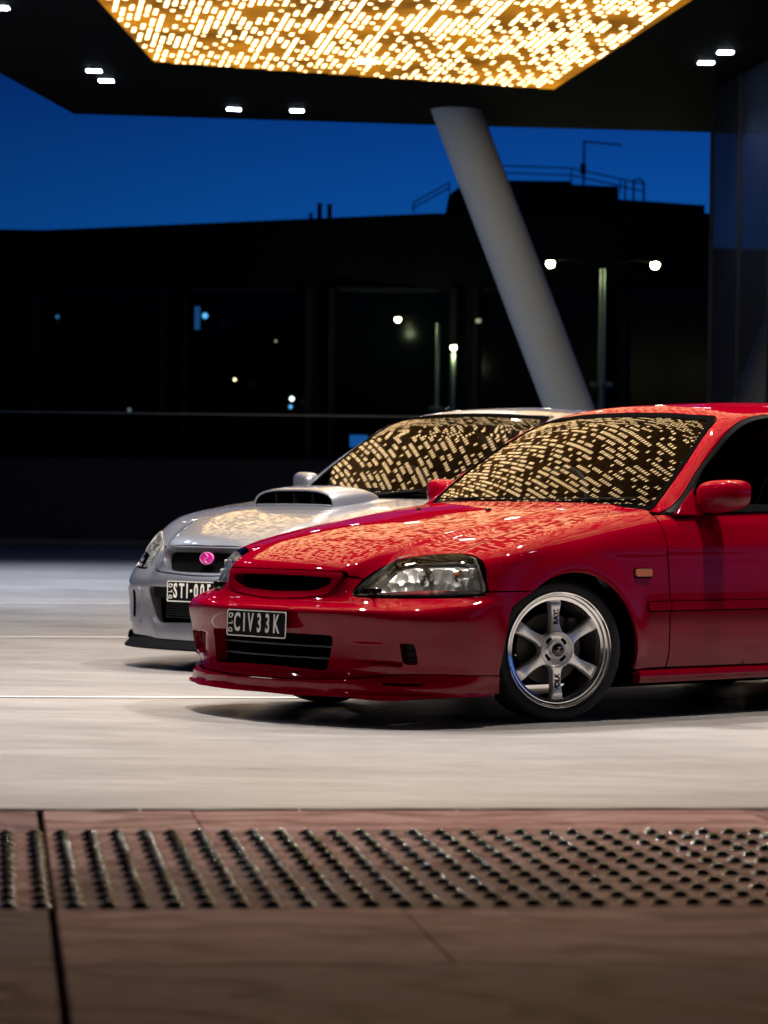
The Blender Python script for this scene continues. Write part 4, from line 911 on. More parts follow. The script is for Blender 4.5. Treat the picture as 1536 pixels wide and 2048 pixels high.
# ------------------------------------------------------------------ setting
A = Vector((-math.sin(math.radians(7.6)), math.cos(math.radians(7.6)), 0)); Bv = Vector((A.y, -A.x, 0))
def AB(a, b, z=0.): v = A*a+Bv*b; return Vector((v.x, v.y, z))
GM = mat('painted_concrete', (.42, .40, .37), .5, spec=.28)
_, nz, rp, mp = noise_mix(GM, (.24, .232, .228), (.365, .350, .340), (.8, 1.5, 1), .7, 9, .30, .72, (.30, .52), .0, distort=.6, rn=.62)
def ground_extra():
    t, N, L, b = nodes(GM)
    n2 = N.new('ShaderNodeTexNoise'); n2.inputs['Scale'].default_value = 3.; n2.inputs['Detail'].default_value = 10; n2.inputs['Roughness'].default_value = .75; n2.inputs['Distortion'].default_value = 1.2
    m2 = N.new('ShaderNodeMapping'); m2.inputs['Scale'].default_value = (.4, 1.3, 1); m2.inputs['Rotation'].default_value = (0, 0, -.05)
    tcn = N.new('ShaderNodeTexCoord'); L.new(tcn.outputs['Object'], m2.inputs[0]); L.new(m2.outputs[0], n2.inputs['Vector'])
    r2 = N.new('ShaderNodeValToRGB'); r2.color_ramp.elements[0].position = .36; r2.color_ramp.elements[0].color = (.66, .65, .64, 1); r2.color_ramp.elements[1].position = .62; r2.color_ramp.elements[1].color = (1, 1, 1, 1)
    L.new(n2.outputs[0], r2.inputs[0])
    mx = N.new('ShaderNodeMix'); mx.data_type = 'RGBA'; mx.blend_type = 'MULTIPLY'; mx.inputs[0].default_value = .8
    src = b.inputs['Base Color'].links[0].from_socket; L.new(src, mx.inputs[6]); L.new(r2.outputs[0], mx.inputs[7])
    # small dark scuffs
    n4 = N.new('ShaderNodeTexNoise'); n4.inputs['Scale'].default_value = 7.; n4.inputs['Detail'].default_value = 6; n4.inputs['Distortion'].default_value = 2.
    m4 = N.new('ShaderNodeMapping'); m4.inputs['Scale'].default_value = (.5, 2.2, 1); L.new(tcn.outputs['Object'], m4.inputs[0]); L.new(m4.outputs[0], n4.inputs['Vector'])
    r4 = N.new('ShaderNodeValToRGB'); r4.color_ramp.elements[0].position = .27; r4.color_ramp.elements[0].color = (.35, .33, .31, 1); r4.color_ramp.elements[1].position = .31; r4.color_ramp.elements[1].color = (1, 1, 1, 1)
    L.new(n4.outputs[0], r4.inputs[0]); m5 = N.new('ShaderNodeMix'); m5.data_type = 'RGBA'; m5.blend_type = 'MULTIPLY'; m5.inputs[0].default_value = 1
    L.new(mx.outputs[2], m5.inputs[6]); L.new(r4.outputs[0], m5.inputs[7]); L.new(m5.outputs[2], b.inputs['Base Color'])
    n3 = N.new('ShaderNodeTexNoise'); n3.inputs['Scale'].default_value = 60.; n3.inputs['Detail'].default_value = 5; L.new(tcn.outputs['Object'], n3.inputs['Vector'])
    bp = N.new('ShaderNodeBump'); bp.inputs['Strength'].default_value = .25; bp.inputs['Distance'].default_value = .003; L.new(n3.outputs[0], bp.inputs['Height']); L.new(bp.outputs[0], b.inputs['Normal'])
ground_extra()
b = MB(); b.add([(-300, -60, 0), (300, -60, 0), (300, 700, 0), (-300, 700, 0)], [(0, 1, 2, 3)]); gnd = b.build('ground', GM); tag(gnd, kind='structure')
LINE = mat('line_paint', (.85, .83, .78), .45, spec=.3)
def ground_line(x0, y0, x1, y1, w, z=.004):
    d = Vector((x1-x0, y1-y0, 0)).normalized(); n = Vector((-d.y, d.x, 0))*w/2; P = Vector((x0, y0, z)); Q = Vector((x1, y1, z))
    b = MB(); b.add([P-n, Q-n, Q+n, P+n], [(0, 1, 2, 3)]); o = b.build('painted_line', LINE); tag(o, kind='structure'); return o
def line_img(x0, y0, x1, y1, w, L=14):
    d = Vector((x1-x0, y1-y0, 0)).normalized(); c = Vector((x0, y0, 0)); p = c-d*L; q = c+d*L; return ground_line(p.x, p.y, q.x, q.y, w)
line_img(-1.69, 12.74, -.59, 12.90, .055); line_img(-2.43, 18.30, -1.62, 18.45, .09); line_img(-3.0, 24.3, -2., 24.45, .10)
# --- pavement in the foreground
TILE = []
def stone(name, c1, c2, sc, seed):
    m = mat(name, c1, .5, spec=.13); _, nz, r, mp = noise_mix(m, c1, c2, (1, 1, 1), sc, 7, .34, .62, (.5, .72), .5, 60, 2.2, 'Object', .55); mp.inputs['Location'].default_value = (seed*3.7, seed*1.9, 0)
    mp.inputs['Rotation'].default_value = (0, 0, seed*1.3); mp.inputs['Scale'].default_value = (1, 2.1, 1)
    t, N, L, b = nodes(m)
    w = N.new('ShaderNodeTexWave'); w.inputs['Scale'].default_value = 1.1; w.inputs['Distortion'].default_value = 14; w.inputs['Detail'].default_value = 3; w.inputs['Detail Scale'].default_value = 1.3; L.new(mp.outputs[0], w.inputs['Vector'])
    rw = N.new('ShaderNodeValToRGB'); rw.color_ramp.elements[0].position = .0; rw.color_ramp.elements[0].color = (.42, .20, .16, 1); rw.color_ramp.elements[1].position = .34; rw.color_ramp.elements[1].color = (1, 1, 1, 1); L.new(w.outputs[0], rw.inputs[0])
    mx = N.new('ShaderNodeMix'); mx.data_type = 'RGBA'; mx.blend_type = 'MULTIPLY'; mx.inputs[0].default_value = .95
    src = b.inputs['Base Color'].links[0].from_socket; L.new(src, mx.inputs[6]); L.new(rw.outputs[0], mx.inputs[7]); L.new(mx.outputs[2], b.inputs['Base Color']); return m
ST = [stone('sandstone_a', (.38, .12, .095), (.66, .37, .32), 2.2, 1), stone('sandstone_b', (.22, .085, .075), (.38, .20, .18), 2.6, 2), stone('sandstone_c', (.37, .13, .105), (.60, .35, .30), 1.8, 3), stone('sandstone_d', (.17, .085, .08), (.30, .17, .16), 2.0, 4)]
PZ = .18
pav = empty('pavement'); tag(pav, kind='structure')
GROUT = mat('joint_grout', (.15, .075, .06), .8, spec=.1)
AE = 6.385   # kerb edge along A  (a coordinate where b=0)
def a_of(P): return P.x*A.x+P.y*A.y
def b_of(P): return P.x*Bv.x+P.y*Bv.y
ae = a_of(Vector((-.18, 6.56, 0)))
b = MB(); Q = [AB(ae-.004, -14), AB(ae-.004, 14), AB(ae-12, 14), AB(ae-12, -14)]; b.add([(q.x, q.y, PZ-.012) for q in Q]+[(q.x, q.y, -.01) for q in Q], [(0, 1, 2, 3), (0, 1, 5, 4), (3, 2, 6, 7), (1, 2, 6, 5), (0, 3, 7, 4)]); b.build('paving_bed', GROUT, pav)
bs = b_of(Vector((-.76, 6.42, 0)))   # drain slot line
b = MB(); P = [AB(ae-.03, bs-.004), AB(ae-.03, bs+.004), AB(ae-3.4, bs+.004), AB(ae-3.4, bs-.004)]; b.prism([(p.x, p.y) for p in P][::-1], PZ-.011, PZ-.006); b.build('slot_drain', DARK, pav)
def tile(a0, a1, b0, b1, m, g=.0012):
    c = AB((a0+a1)/2, (b0+b1)/2, 0); b = MB(); P = [AB(a1-g, b0+g), AB(a1-g, b1-g), AB(a0+g, b1-g), AB(a0+g, b0+g)]
    dz = random.uniform(-.0008, .0008)
    b.prism([(p.x, p.y) for p in P][::-1], PZ-.03, PZ+dz); return b.build('paving_stone', m, pav, bevel=.0015, seg=1)
rows_ = [(ae-.42, ae-.035), (ae-.74, ae-.42), (ae-1.68, ae-.74), (ae-2.26, ae-1.68), (ae-2.95, ae-2.26), (ae-3.6, ae-2.95)]
rows_ = [(ae-.47, ae-.035), (ae-1.04, ae-.47), (ae-1.62, ae-1.04), (ae-2.20, ae-1.62), (ae-2.78, ae-2.20), (ae-3.4, ae-2.78)]
joints = [[.34, 1.62, 2.6], [1.45, 2.4], [.95, 2.0], [.60, 1.9], [1.1, 2.3], [.3, 1.5]]
neg = [[.55, 1.3, 2.1], [.3, 1.1, 1.9], [.6, 1.4, 2.2], [.12, .9, 1.7], [.5, 1.3, 2.1], [.4, 1.2, 2.]]
mi = [[2, 0, 1, 2, 0], [2, 1, 2, 0, 1], [1, 2, 0, 2, 1], [0, 0, 3, 2, 1], [1, 3, 1, 2, 3], [2, 1, 3, 0, 1]]
for i, (a0, a1) in enumerate(rows_):
    js = [.006]+joints[i]+[3.4]
    for k in range(len(js)-1): tile(a0, a1, bs+js[k], bs+js[k+1], ST[mi[i][k % 5]])
    js = [.006]+neg[i]+[3.2]
    for k in range(len(js)-1): tile(a0, a1, bs-js[k+1], bs-js[k], ST[mi[i][(k+2) % 5]])
KERB = mat('kerb_steel_shade', (.10, .105, .11), .35, .6)  # segmented edging; its dark grey also paints in the shadow gap
kj = b_of(Vector((-.55, 6.55, 0)))
for k in range(-8, 12):
    P = [AB(ae, kj+.362*k+.002), AB(ae, kj+.362*(k+1)-.003), AB(ae-.034, kj+.362*(k+1)-.003), AB(ae-.034, kj+.362*k+.002)]
    b = MB(); b.prism([(p.x, p.y) for p in P][::-1], .0, PZ+.004); b.build('kerb_edging', KERB, pav, bevel=.003, seg=2)
# tactile studs
STUD = mat('stud_black', (.006, .006, .007), .06, 0., spec=.6)
b = MB(); b.lathe([(.0200, -.001), (.0196, .0014), (.0170, .0026), (.0128, .0056), (.0090, .0088), (.0048, .0110), (0, .0117)], 18); SM = b.mesh('tactile_stud'); SM.materials.append(STUD); sharp(SM, 40)
pa, pb = .1005, .0570; a_top = a_of(Vector((-.59, 6.00, 0)))
studs = []
b_lo = b_of(Vector((-.80, 6.05, 0)))-.10
for i in range(12):
    for j in range(-6, 42):
        a = a_top-pa*i*.972; bb = b_lo+pb*j; p = AB(a, bb, PZ+.001); studs.append((p, abs(p.x/p.y) < .1420, p.y))
inv = sorted([s for s in studs if s[1]], key=lambda s: s[2]); near = inv[:298]; rest = [s for s in studs if not any(s is n for n in near)]
rv = MB(); 
for p, _, _ in near:
    o = link('tactile_stud', SM, None, pav); o.location = p+Vector((random.uniform(-.0008, .0008), random.uniform(-.0008, .0008), 0)); o.rotation_euler = (random.uniform(-.02, .02), random.uniform(-.02, .02), random.random()*6)
bmj = bmesh.new()
for p, _, _ in rest:
    k = len(bmj.verts); bmj.from_mesh(SM); bmj.verts.ensure_lookup_table()
    bmesh.ops.translate(bmj, vec=p, verts=bmj.verts[k:])
mj = bpy.data.meshes.new('tactile_studs'); bmj.to_mesh(mj); bmj.free(); mj.materials.append(STUD); o = link('tactile_studs', mj, None, pav, True); o['kind'] = 'stuff'
# ------------------------------------------------------------------ canopy
CZ = 6.0
SOFF = mat('soffit_paint', (.004, .0045, .005), .7, spec=.03)
can = empty('canopy', (0, 0, CZ)); tag(can, 'dark flat canopy with a glowing gold panel over the forecourt', 'canopy')
edge = [(-5.9, 26.5), (-4.18, 38.13), (.55, 38.78), (4.39, 39.03), (16, 40.8), (16, -6), (-10.3, -6)]
edge = [(-10.4, -6), (-4.18, 38.13), (.55, 38.78), (4.39, 39.03), (16, 40.4), (16, -6)]
b = MB(); b.prism([(x, y) for x, y in edge][::-1], .02, .75); b.build('roof_slab', SOFF, can)
pan = [(-3.9, 12.5), (-3.02, 29.43), (-2.77, 33.57), (2.04, 35.38), (3.07, 28.99), (5.7, 12.5), (3.6, 11.6), (-2.4, 11.6)]
# soffit with an opening for the panel
def ring_mesh(name, outer, inner, z, m, parent):
    V = [Vector(p) for p in outer]+[Vector(p) for p in inner]; n, k = len(outer), len(inner)
    E = [(i, (i+1) % n) for i in range(n)]+[(n+i, n+(i+1) % k) for i in range(k)]
    r = delaunay_2d_cdt(V, E, [], 0, 1e-6); P = np.array([tuple(v) for v in r[0]]); F = [tuple(f) for f in r[2]]
    ip = np.array(inner); F = [f for f in F if not inpoly(P[list(f)].mean(0)[None], ip)[0]]
    b = MB(); b.add([(p[0], p[1], z) for p in P], F); o = b.build(name, m, parent); return o
ring_mesh('soffit', edge, pan, 0., SOFF, can)
ins = np.array(pan)
b = MB(); n = len(pan); b.grid([[(x, y, -.0) for x, y in pan], [(x, y, .02) for x, y in pan]], closed_v=True); b.build('panel_rebate', SOFF, can)
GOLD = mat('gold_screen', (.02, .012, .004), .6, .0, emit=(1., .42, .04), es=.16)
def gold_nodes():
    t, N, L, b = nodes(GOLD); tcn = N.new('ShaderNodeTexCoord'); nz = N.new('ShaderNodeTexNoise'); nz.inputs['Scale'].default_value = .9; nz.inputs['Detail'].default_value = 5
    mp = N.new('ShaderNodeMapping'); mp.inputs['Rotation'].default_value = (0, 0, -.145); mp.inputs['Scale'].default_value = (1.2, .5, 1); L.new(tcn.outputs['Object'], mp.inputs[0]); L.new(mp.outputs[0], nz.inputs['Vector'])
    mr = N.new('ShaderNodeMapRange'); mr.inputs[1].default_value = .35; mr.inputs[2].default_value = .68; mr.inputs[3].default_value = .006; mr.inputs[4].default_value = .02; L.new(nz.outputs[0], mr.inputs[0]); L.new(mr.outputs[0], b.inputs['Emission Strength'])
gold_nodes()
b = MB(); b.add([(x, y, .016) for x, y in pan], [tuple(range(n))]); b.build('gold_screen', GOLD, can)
FIN = mat('gold_baffle', (.30, .15, .02), .5, 0., emit=(1., .38, .02), es=.3)  # invented glowing fins, added to fill the panel with gold at grazing view
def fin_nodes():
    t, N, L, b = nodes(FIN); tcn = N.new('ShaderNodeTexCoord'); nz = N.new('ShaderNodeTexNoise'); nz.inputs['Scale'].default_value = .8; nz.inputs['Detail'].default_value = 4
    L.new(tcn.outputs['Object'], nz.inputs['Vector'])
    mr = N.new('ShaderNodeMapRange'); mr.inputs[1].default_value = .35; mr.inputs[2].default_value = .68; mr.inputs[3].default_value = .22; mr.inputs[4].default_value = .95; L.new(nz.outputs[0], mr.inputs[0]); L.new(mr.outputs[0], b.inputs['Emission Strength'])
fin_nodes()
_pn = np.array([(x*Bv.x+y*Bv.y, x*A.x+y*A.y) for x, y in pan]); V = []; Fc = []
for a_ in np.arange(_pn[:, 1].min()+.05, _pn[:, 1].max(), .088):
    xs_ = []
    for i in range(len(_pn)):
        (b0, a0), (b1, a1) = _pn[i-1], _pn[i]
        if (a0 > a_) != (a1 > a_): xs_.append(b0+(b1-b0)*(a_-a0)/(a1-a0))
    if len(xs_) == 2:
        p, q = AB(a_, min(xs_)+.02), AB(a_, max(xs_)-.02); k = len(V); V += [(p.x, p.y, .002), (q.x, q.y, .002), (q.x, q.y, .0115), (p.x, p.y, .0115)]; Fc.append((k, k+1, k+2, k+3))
me = bpy.data.meshes.new('glow_fins'); me.from_pydata(V, [], Fc); o = link('glow_fins', me, FIN, can); o['kind'] = 'stuff'
ES = 5.6
LITE = mat('warm_lamp', (.9, .8, .6), .5, emit=(1., .68, .33), es=ES)
def pl_val(a, b):   # smooth pseudo-random field for clustered cells
    return .5+.5*math.sin(a*1.7+3*math.sin(b*.9+1.3*math.sin(a*.31)))*math.sin(b*2.3+2.2*math.sin(a*.63+.4))
pb_, pa_ = .086, .118; lights = []
i0 = int(0/pa_); 
poly_in = inset(ins, .06)
rr_ = random.Random(5)
cols = {}
for j in range(-110, 150):
    run = 0; on = False
    for i in range(70, 330):
        ph = (i+2*(j % 2)) % 5
        if ph == 0: run = rr_.choice([1, 2, 3, 4, 4, 5]) if rr_.random() < .64+.40*pl_val(i*.09, j*.17) else rr_.choice([0, 0, 1])
        if ph < run: lights.append((i*pa_, j*pb_+(.02 if False else 0)))
L2 = np.array([[*(A*a+Bv*b_)[:2], a, b_] for a, b_ in lights]); ok = inpoly(L2[:, :2], poly_in); L2 = L2[ok]
def lamp_quad(nm='lamp_bar'):
    b = MB(); hw, hl_ = .0215, .026
    P = [(Bv*u*hw+A*v*hl_) for u, v in ((-1, -1), (1, -1), (1, 1), (-1, 1))]
    b.add([(p.x, p.y, 0) for p in P]+[(p.x, p.y, .012) for p in P], [(3, 2, 1, 0), (0, 1, 5, 4), (1, 2, 6, 5), (2, 3, 7, 6), (3, 0, 4, 7)]); return b
LMB = lamp_quad(); LM = LMB.mesh('lamp_bar'); LM.materials.append(LITE)
vis = np.array([abs((x/y)) < .1345 and (CZ-CAM_H)/y < .1745*1.02 for x, y in L2[:, :2]]); near_idx = [i for i in np.argsort(L2[:, 1]) if vis[i]][:296]; ns = set(near_idx)
for i in near_idx: o = link('lamp_bar', LM, None, can); o.location = (L2[i, 0], L2[i, 1], .002)
V = []; Fc = []; bv = np.array(LMB.v)
for i in range(len(L2)):
    if i in ns: continue
    k = len(V)*0
V = []; Fc = []; cnt = 0
for i in range(len(L2)):
    if i in ns: continue
    q = bv+np.array([L2[i, 0], L2[i, 1], .002]); V += [tuple(p) for p in q]; Fc += [tuple(c+8*cnt for c in f) for f in LMB.f]; cnt += 1
me = bpy.data.meshes.new('lamp_bars'); me.from_pydata(V, [], Fc); o = link('lamp_bars', me, LITE, can); o['kind'] = 'stuff'
# bright lamp inside the gold panel
def downlight(x, y, z=CZ, power=300, col=(.72, .82, 1.), es=60, warm=False, spot=1.9, label=None, r=.085):
    d = empty('downlight', (x, y, z)); tag(d, label or 'small square white downlight set in the dark soffit', 'ceiling light', 'downlights in the canopy soffit')
    m = mat('downlight_white' if not warm else 'downlight_warm', (.8, .8, .8), .4, emit=col, es=es)
    b = MB(); b.box((0, 0, -.002), (.22, .22, .012)); b.build('housing', mat('downlight_ring', (.05, .05, .05), .4, .3), d, bevel=.004)
    b = MB(); b.prism([tuple(p) for p in round_rect(-r, r, -r, r, .02)], -.014, -.009); b.build('diffuser', m, d)
    if power:
        ld = bpy.data.lights.new('lamp', 'SPOT'); ld.energy = power; ld.color = col; ld.spot_size = spot; ld.spot_blend = .6; ld.shadow_soft_size = .07
        lo = bpy.data.objects.new('lamp', ld); COL.objects.link(lo); lo.parent = d; lo.location = (0, 0, -.10)
    return d
DL = [(-3.52, 34.22, 'l', 900), (-3.45, 35.02, 'r', 900), (-2.02, 37.41, 'single light left of centre near the roof edge', 60), (-1.20, 37.47, 'single light beside the column near the roof edge', 60),
      (3.63, 33.01, 'lower of the right-hand pair', 90), (3.76, 32.23, 'upper of the right-hand pair', 90), (-4.06, 29.92, 'cut by the left edge of the photo', 1500)]
lbl = ['small square downlight, left one of the pair above the dusk sky at left', 'small square downlight, right one of the pair above the dusk sky at left', 'small square downlight near the roof edge, left one of the two below the gold panel', 'small downlight near the roof edge below the gold panel, the one nearer the column',
       'small square downlight, lower one of the pair right of the gold panel', 'small square downlight, upper one of the pair right of the gold panel', 'small square downlight at the extreme upper left of the photo']
for (x, y, _, pw), lb in zip(DL, lbl): downlight(x, y, power=pw, label=lb)
for k_, (x_, y_, p_) in enumerate(((.9, 27.0, 450), (.2, 21.0, 800), (1.6, 15.6, 1150), (-1.6, 13.4, 1200), (2.6, 11.9, 1200), (-.6, 11.9, 1200))): downlight(x_, y_, z=CZ-.02, power=p_, col=(1., .91, .84), es=60, warm=True, r=.09, spot=1.95, label='added unseen lamp in the gold panel overhead, %s in the run towards the viewer' % ['first', 'second', 'third', 'fourth', 'fifth', 'sixth'][k_])  # unseen lamps added overhead to brighten the cars and ground
downlight(-.28, 33.11, z=CZ-.02, power=80, col=(1., .85, .55), es=90, warm=True, r=.11, label='brighter round-glowing lamp inside the gold panel near its far edge')
# the same fittings carried on over the forecourt towards the viewer
for x, y, pw in ((-4.4, 25.2, 1500), (-4.5, 24.4, 0), (-4.9, 19.6, 300), (-5.0, 18.8, 0), (-5.3, 13.6, 450), (5.3, 22.0, 120), (5.5, 21.2, 0), (7.0, 12.0, 170), (7.1, 11.2, 0), (8.2, 4.6, 140), (-5.6, 7.6, 350), (6.2, 17., 60)):
    downlight(x, y, power=pw, label='square canopy downlight above the frame, %s on the %s side' % ({25.2: 'outermost', 24.4: 'paired with the outermost', 19.6: 'outer one of the middle pair', 18.8: 'inner one of the middle pair', 13.6: 'single one abreast of the cars', 22.0: 'outermost', 21.2: 'paired with the outermost', 12.0: 'outer one of the near pair', 11.2: 'inner one of the near pair', 4.6: 'nearest the viewer', 7.6: 'nearest the viewer', 17.: 'single one behind the red car'}[y], 'left' if x < 0 else 'right'))
# column
COLM = mat('column_paint', (.36, .45, .56), .5, spec=.2)
top_ = Vector((.87, 37.3, CZ)); low = Vector((2.36+.02, 37.3, 2.16)); dirn = (low-top_)/(top_.z-low.z); foot = top_+dirn*CZ
b = MB(); rows = []
for t in np.linspace(0, 1, 8):
    c = top_+(foot-top_)*t; rr = .315; rows.append([(c.x+rr*1.06*math.cos(q), c.y+rr*math.sin(q), c.z) for q in np.linspace(0, 2*math.pi, 49)[:-1]])
b.grid(rows, closed_v=True); co = b.build('leaning_column', COLM, None, True, angle=60); tag(co, 'thick pale round column leaning to the right under the canopy', 'column')
# ------------------------------------------------------------------ wall, balustrade and buildings behind
WALL = mat('wall_render', (.030, .034, .038), .7)
w0 = Vector((-14, 56.0, 0)); 
b = MB(); b.box((4, 56.25, .86), (44, .5, 1.70)); wl = b.build('low_wall', WALL, None, bevel=.02); tag(wl, 'long low dark rendered wall along the back of the forecourt', 'wall')
b = MB(); b.box((4, 55.7, .06), (44, .35, .12)); kb = b.build('back_kerb', mat('kerb_concrete', (.16, .16, .155), .7), None, bevel=.02); tag(kb, kind='structure')
BG = glass_mat('balustrade_glass', (.80, .86, .84), 1.35, .6)
bal = empty('glass_balustrade', (0, 56.2, 1.71)); tag(bal, 'frameless glass balustrade with a thin top rail on the low wall', 'balustrade')
for k in range(12):
    b = MB(); b.box((-15+3*k, 0, .44), (2.97, .016, .84)); b.build('glass_panel', BG, bal)
b = MB(); b.box((2, 0, .885), (36, .035, .022)); b.build('top_rail', mat('rail_steel', (.30, .36, .34), .35, .8), bal)
BLK = mat('facade_dark', (.006, .0065, .0075), .8, spec=.1); FRM = mat('facade_frame', (.011, .012, .015), .6, spec=.2); PANE = mat('facade_glass', (.002, .0025, .003), .18, spec=.06)
bl = empty('low_building', (0, 0, 0)); tag(bl, 'long low dark building with big unlit window bays behind the wall', 'building')
P0, P1, P2 = Vector((-16, 73, 0)), Vector((-8.34, 70, 0)), Vector((1.0, 68.8, 0)); P3 = Vector((26, 65.5, 0))
zr0, zr1, zr2 = 7.75, 7.45, 7.85
b = MB()
b.add([(P0.x, P0.y, 0), (P1.x, P1.y, 0), (P2.x, P2.y, 0), (P3.x, P3.y, 0), (P0.x, P0.y, zr0), (P1.x, P1.y, zr1), (P2.x, P2.y, zr2), (P3.x, P3.y, zr2), (P3.x, 84, zr2), (P0.x, 84, zr0), (P3.x, 84, 0), (P0.x, 84, 0)],
      [(0, 1, 5, 4), (1, 2, 6, 5), (2, 3, 7, 6), (4, 5, 6, 7, 8, 9), (3, 10, 8, 7), (0, 4, 9, 11)]); b.build('building_shell', BLK, bl)
dv = (P2-P1).normalized(); nv = Vector((dv.y, -dv.x, 0))
def fpt(x): t = (x-P1.x)/(P2.x-P1.x); return P1+(P2-P1)*t
b = MB(); 
for x in (-8.2, -5.10, -1.55, 1.9, 5.4, 9.0, 12.6):
    c = fpt(x)+nv*.10
    for dx, w in ((-.30, .16), (.24, .10)):
        bb = MB(); p = c+dv*dx; bb.box((p.x, p.y, 3.7), (w, .16, 4.7)); bb.build('mullion', FRM, bl)
for x0, x1 in ((-7.8, -5.5), (-4.7, -1.95), (-1.15, 1.5), (2.3, 5.0), (5.8, 8.6), (9.4, 12.2)):
    a_, c_ = fpt(x0)+nv*.03, fpt(x1)+nv*.03
    b = MB(); b.add([(a_.x, a_.y, 1.6), (c_.x, c_.y, 1.6), (c_.x, c_.y, 5.95), (a_.x, a_.y, 5.95)], [(0, 1, 2, 3)]); b.build('window_pane', PANE, bl)
    p = (a_+c_)/2+nv*.05; b = MB(); b.box((p.x, p.y, 6.0), (abs(x1-x0), .12, .12)); b.build('window_head', FRM, bl)
def glow(name, p, r, col, es, label, cat, parent=None, box=None):
    m = mat('glow_'+name+str(round(es, 2))+str(round(col[0], 2)), (.1, .1, .1), .5, emit=col, es=es); b = MB()
    if box: b.box(p, (box[0], .06, box[1]))
    else: b.lathe([(r*math.sin(q), -r*math.cos(q)) for q in np.linspace(0, math.pi, 9)], 14, c=tuple(p))
    o = b.build(name, m, parent, True); 
    if label: tag(o, label, cat)
    return o
glow('window_light', (-3.58, 68.2, 3.79), .035, (1, .85, .5), 3.0, 'tiny warm light low in the dark window bay at centre left', 'light')
glow('window_light', (-2.22, 68.2, 3.35), .055, (.75, .95, .9), 3.0, 'tiny white light, upper of two stacked points in the dark windows', 'light')
glow('window_light', (-2.25, 68.2, 3.16), .045, (.1, .45, .9), 1.2, 'tiny blue light, lower of two stacked points in the dark windows', 'light')
glow('window_light', (-4.31, 68.3, 5.30), .07, (.1, .75, .8), 1.2, 'small teal light in the upper left of the middle window bay', 'light')
glow('lit_opening', (-4.50, 68.4, 5.25), 0, (.01, .10, .30), .45, 'narrow dim blue lit opening in the upper left window bay', 'light', box=(.13, .55))
glow('window_light', (-7.85, 68.6, 5.25), .05, (.05, .2, .4), .5, 'very faint blue light in the upper left corner of the far left window bay', 'light')
glow('window_light', (-2.62, 68.3, 4.72), .03, (.6, .5, .3), .6, 'very faint warm speck right of centre in the middle window bay', 'light')
glow('window_light', (-6.1, 68.5, 3.05), .05, (.25, .35, .35), .35, 'very faint grey-green glow imitating a reflection low in the left window bay', 'light')  # window reflection put in as a glowing bead
glow('blue_screen', (-.62, 67.8, 2.36), 0, (.01, .16, .60), .6, 'small glowing blue screen above the wall behind the silver car', 'screen', box=(.42, .28))
# chimneys on the low roof
for x, h, w in ((-1.65, .42, .07), (-1.41, .40, .07), (-1.86, .18, .05)):
    b = MB(); b.lathe([(0, h), (w, h), (w, h-.02), (w*.8, h-.03), (w*.8, -.1)], 14, c=(x, 69.6, 7.72)); c = b.build('roof_vent', BLK, None, True)
    tag(c, {-1.65: 'tall thin roof vent, left one of the close pair on the low roof', -1.41: 'tall thin roof vent, right one of the close pair on the low roof', -1.86: 'stubby roof vent left of the tall pair'}[x], 'roof vent', 'roof vents')
# tall block
tb = empty('tall_building', (0, 0, 0)); tag(tb, 'taller stepped dark building with rooftop railings behind the leaning column', 'building')
b = MB(); b.prism([(1.8, 0), (1.8, 10.05), (2.1, 10.28), (3.3, 10.5), (5.4, 10.50), (5.45, 10.40), (6.80, 10.36), (6.83, 9.98), (9.37, 9.84), (9.37, 0)], 85, 99, 'y'); b.build('block', BLK, tb)
RAILM = mat('roof_rail', (.012, .013, .015), .6)
def rail(P, h, name='railing', n=2, parent=tb):
    b = MB()
    for k in range(n): b.tube([(p[0], p[1], p[2]+h*(k+1)/n) for p in P], .022, 5)
    for i in range(len(P)-1):
        L = math.dist(P[i], P[i+1]); m = max(1, int(L/1.1))
        for t in np.linspace(0, 1, m+1): q = [P[i][j]+(P[i+1][j]-P[i][j])*t for j in range(3)]; b.tube([q, (q[0], q[1], q[2]+h)], .022, 5)
    return b.build(name, RAILM, parent)
rail([(3.3, 84.9, 10.5), (5.4, 84.9, 10.45), (6.85, 84.9, 10.15), (7.55, 84.9, 10.0)], .42); rail([(.75, 84.5, 9.45), (1.8, 84.5, 10.05)], .30, n=2)
b = MB(); b.tube([(7.0, 84.9, 9.9), (7.0, 84.9, 10.5)], .03, 5); b.tube([(7.25, 84.9, 9.9), (7.25, 84.9, 10.55), (7.45, 84.9, 10.58), (7.55, 84.9, 10.45), (7.55, 84.9, 9.9)], .035, 6); b.build('access_ladder', RAILM, tb)
b = MB(); b.tube([(5.77, 84.9, 10.3), (5.77, 84.9, 11.68)], .035, 6); b.tube([(5.75, 84.9, 11.66), (6.88, 84.9, 11.57)], .028, 6); b.box((5.75, 84.9, 10.85), (.16, .16, .32)); ms = b.build('roof_mast', RAILM); tag(ms, 'thin rooftop mast with a long horizontal arm and a box on the tall building', 'mast')
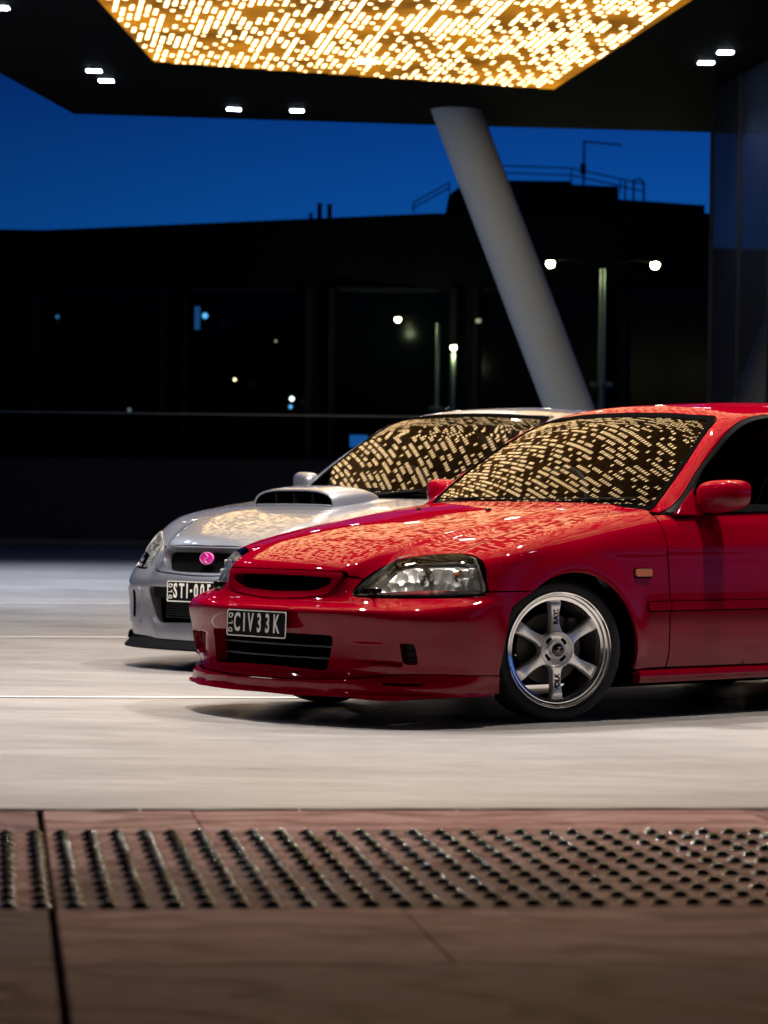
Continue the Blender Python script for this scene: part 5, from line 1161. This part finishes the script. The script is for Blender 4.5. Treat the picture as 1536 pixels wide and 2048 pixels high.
# street lamps
LAMPC = mat('lamp_post_paint', (.16, .19, .15), .35, .5)
def street_lamp(x, y, zt, dx, hw, label, r, lamps, collar=3.0):
    s = empty('street_lamp', (x, y, 0)); tag(s, label, 'street lamp', 'street lamps behind the wall')
    b = MB(); b.tube([(0, 0, 0), (0, 0, 1.5), (0, 0, zt)], [.085, .075, .05], 14); b.build('post', LAMPC, s, True)
    b = MB(); b.lathe([(.05, .06), (.19, .05), (.20, 0), (.19, -.05), (.05, -.06)], 20, c=(0, 0, collar)); b.build('collar', LAMPC, s, True)
    b = MB(); b.tube([(-dx, 0, zt+.12), (-dx*.6, 0, zt+.16), (0, 0, zt), (dx*.6, 0, zt+.16), (dx, 0, zt+.12)], .006, 6); b.build('arm', BLK, s, True)
    for sgn, es in lamps:
        m = mat('lamp_glow%.0f' % es, (.8, .8, .7), .4, emit=(1., .86, .50), es=es)
        b = MB(); b.lathe([(0, -r), (r*.7, -r*.75), (r, -r*.1), (r*.85, r*.5), (0, r*.6)], 16, c=(sgn*dx, 0, zt+.08)); b.build('lamp_head', m, s, True)
    ld = bpy.data.lights.new('lamp', 'POINT'); ld.energy = 60 if r > .08 else 25; ld.color = (.85, 1., .55); ld.shadow_soft_size = .1
    for sgn, es in lamps:
        if es > 5: lo = bpy.data.objects.new('lamp', ld); COL.objects.link(lo); lo.parent = s; lo.location = (sgn*dx, -.15, zt-.12)
street_lamp(3.75, 50, 5.02, .91, 0, 'double-headed street lamp right of the leaning column, both heads lit', .075, ((-1, 40), (1, 40)))
street_lamp(1.22, 70-2.2, 5.32*.97, .95, 0, 'double-headed street lamp left of the leaning column, one head bright', .07, ((-1, 24), (1, .25)), 3.15)
street_lamp(2.10-.55, 66, 4.42, .0, 0, 'small single lamp low between the left post and the leaning column', .07, ((1, 24),), 2.4)
# glass wall at the right
gw = empty('glass_wall', (3.94, 35.0, 0)); tag(gw, 'tall glazed wall at the right edge mirroring the dusk sky', 'glazed wall')
GWM = mat('reflective_glass', (.010, .014, .024), .03, 0., spec=.5); 
t_, N_, L_, b_ = nodes(GWM); b_.inputs['IOR'].default_value = 1.33
dA = -A
for k in range(14):
    o0 = dA*(1.35*k); o1 = dA*(1.35*(k+1)-.03)
    b = MB(); jx = random.uniform(-.004, .004); n_ = Bv
    b.add([(o0.x, o0.y, .02), (o1.x+jx, o1.y, .02), (o1.x+jx, o1.y, CZ-.03), (o0.x, o0.y, CZ-.03)], [(0, 1, 2, 3)]); b.build('glass_pane', GWM, gw)
    b = MB(); R_ = Matrix.Rotation(math.radians(8.3), 3, 'Z'); b.box((o0.x-.004, o0.y, CZ/2), (.035, .05, CZ-.04), R_); b.build('mullion', FRM, gw)
b = MB(); b.box((0+1.2, .05, CZ/2), (2.4, .06, CZ-.04)); b.build('end_panel', FRM, gw)
hb = empty('reflection_backdrop', (0, -9, 0)); tag(hb, 'plain wall added unseen behind the viewer to darken reflections', 'building')  # unseen wall added so the cars mirror something darker than sky
b = MB(); b.box((0, -.3, 4), (60, .6, 8)); b.build('backdrop_wall', mat('backdrop_render', (.06, .055, .05), .7), hb)
lb = empty('left_sky_blocker', (-30, 15, 0)); tag(lb, 'plain dark block added unseen at left to keep low sky out of reflections', 'building')  # unseen block added to cut low blue sky out of reflections
b = MB(); b.box((0, 0, 3.6), (6, 46, 7.2)); b.build('block', BLK, lb)
# a few dark trees and a far skyline beyond the open left side, seen mirrored in the glazing
# ------------------------------------------------------------------ cars
rc = red_car(); sc_ = silver_car()
bpy.context.view_layer.update()
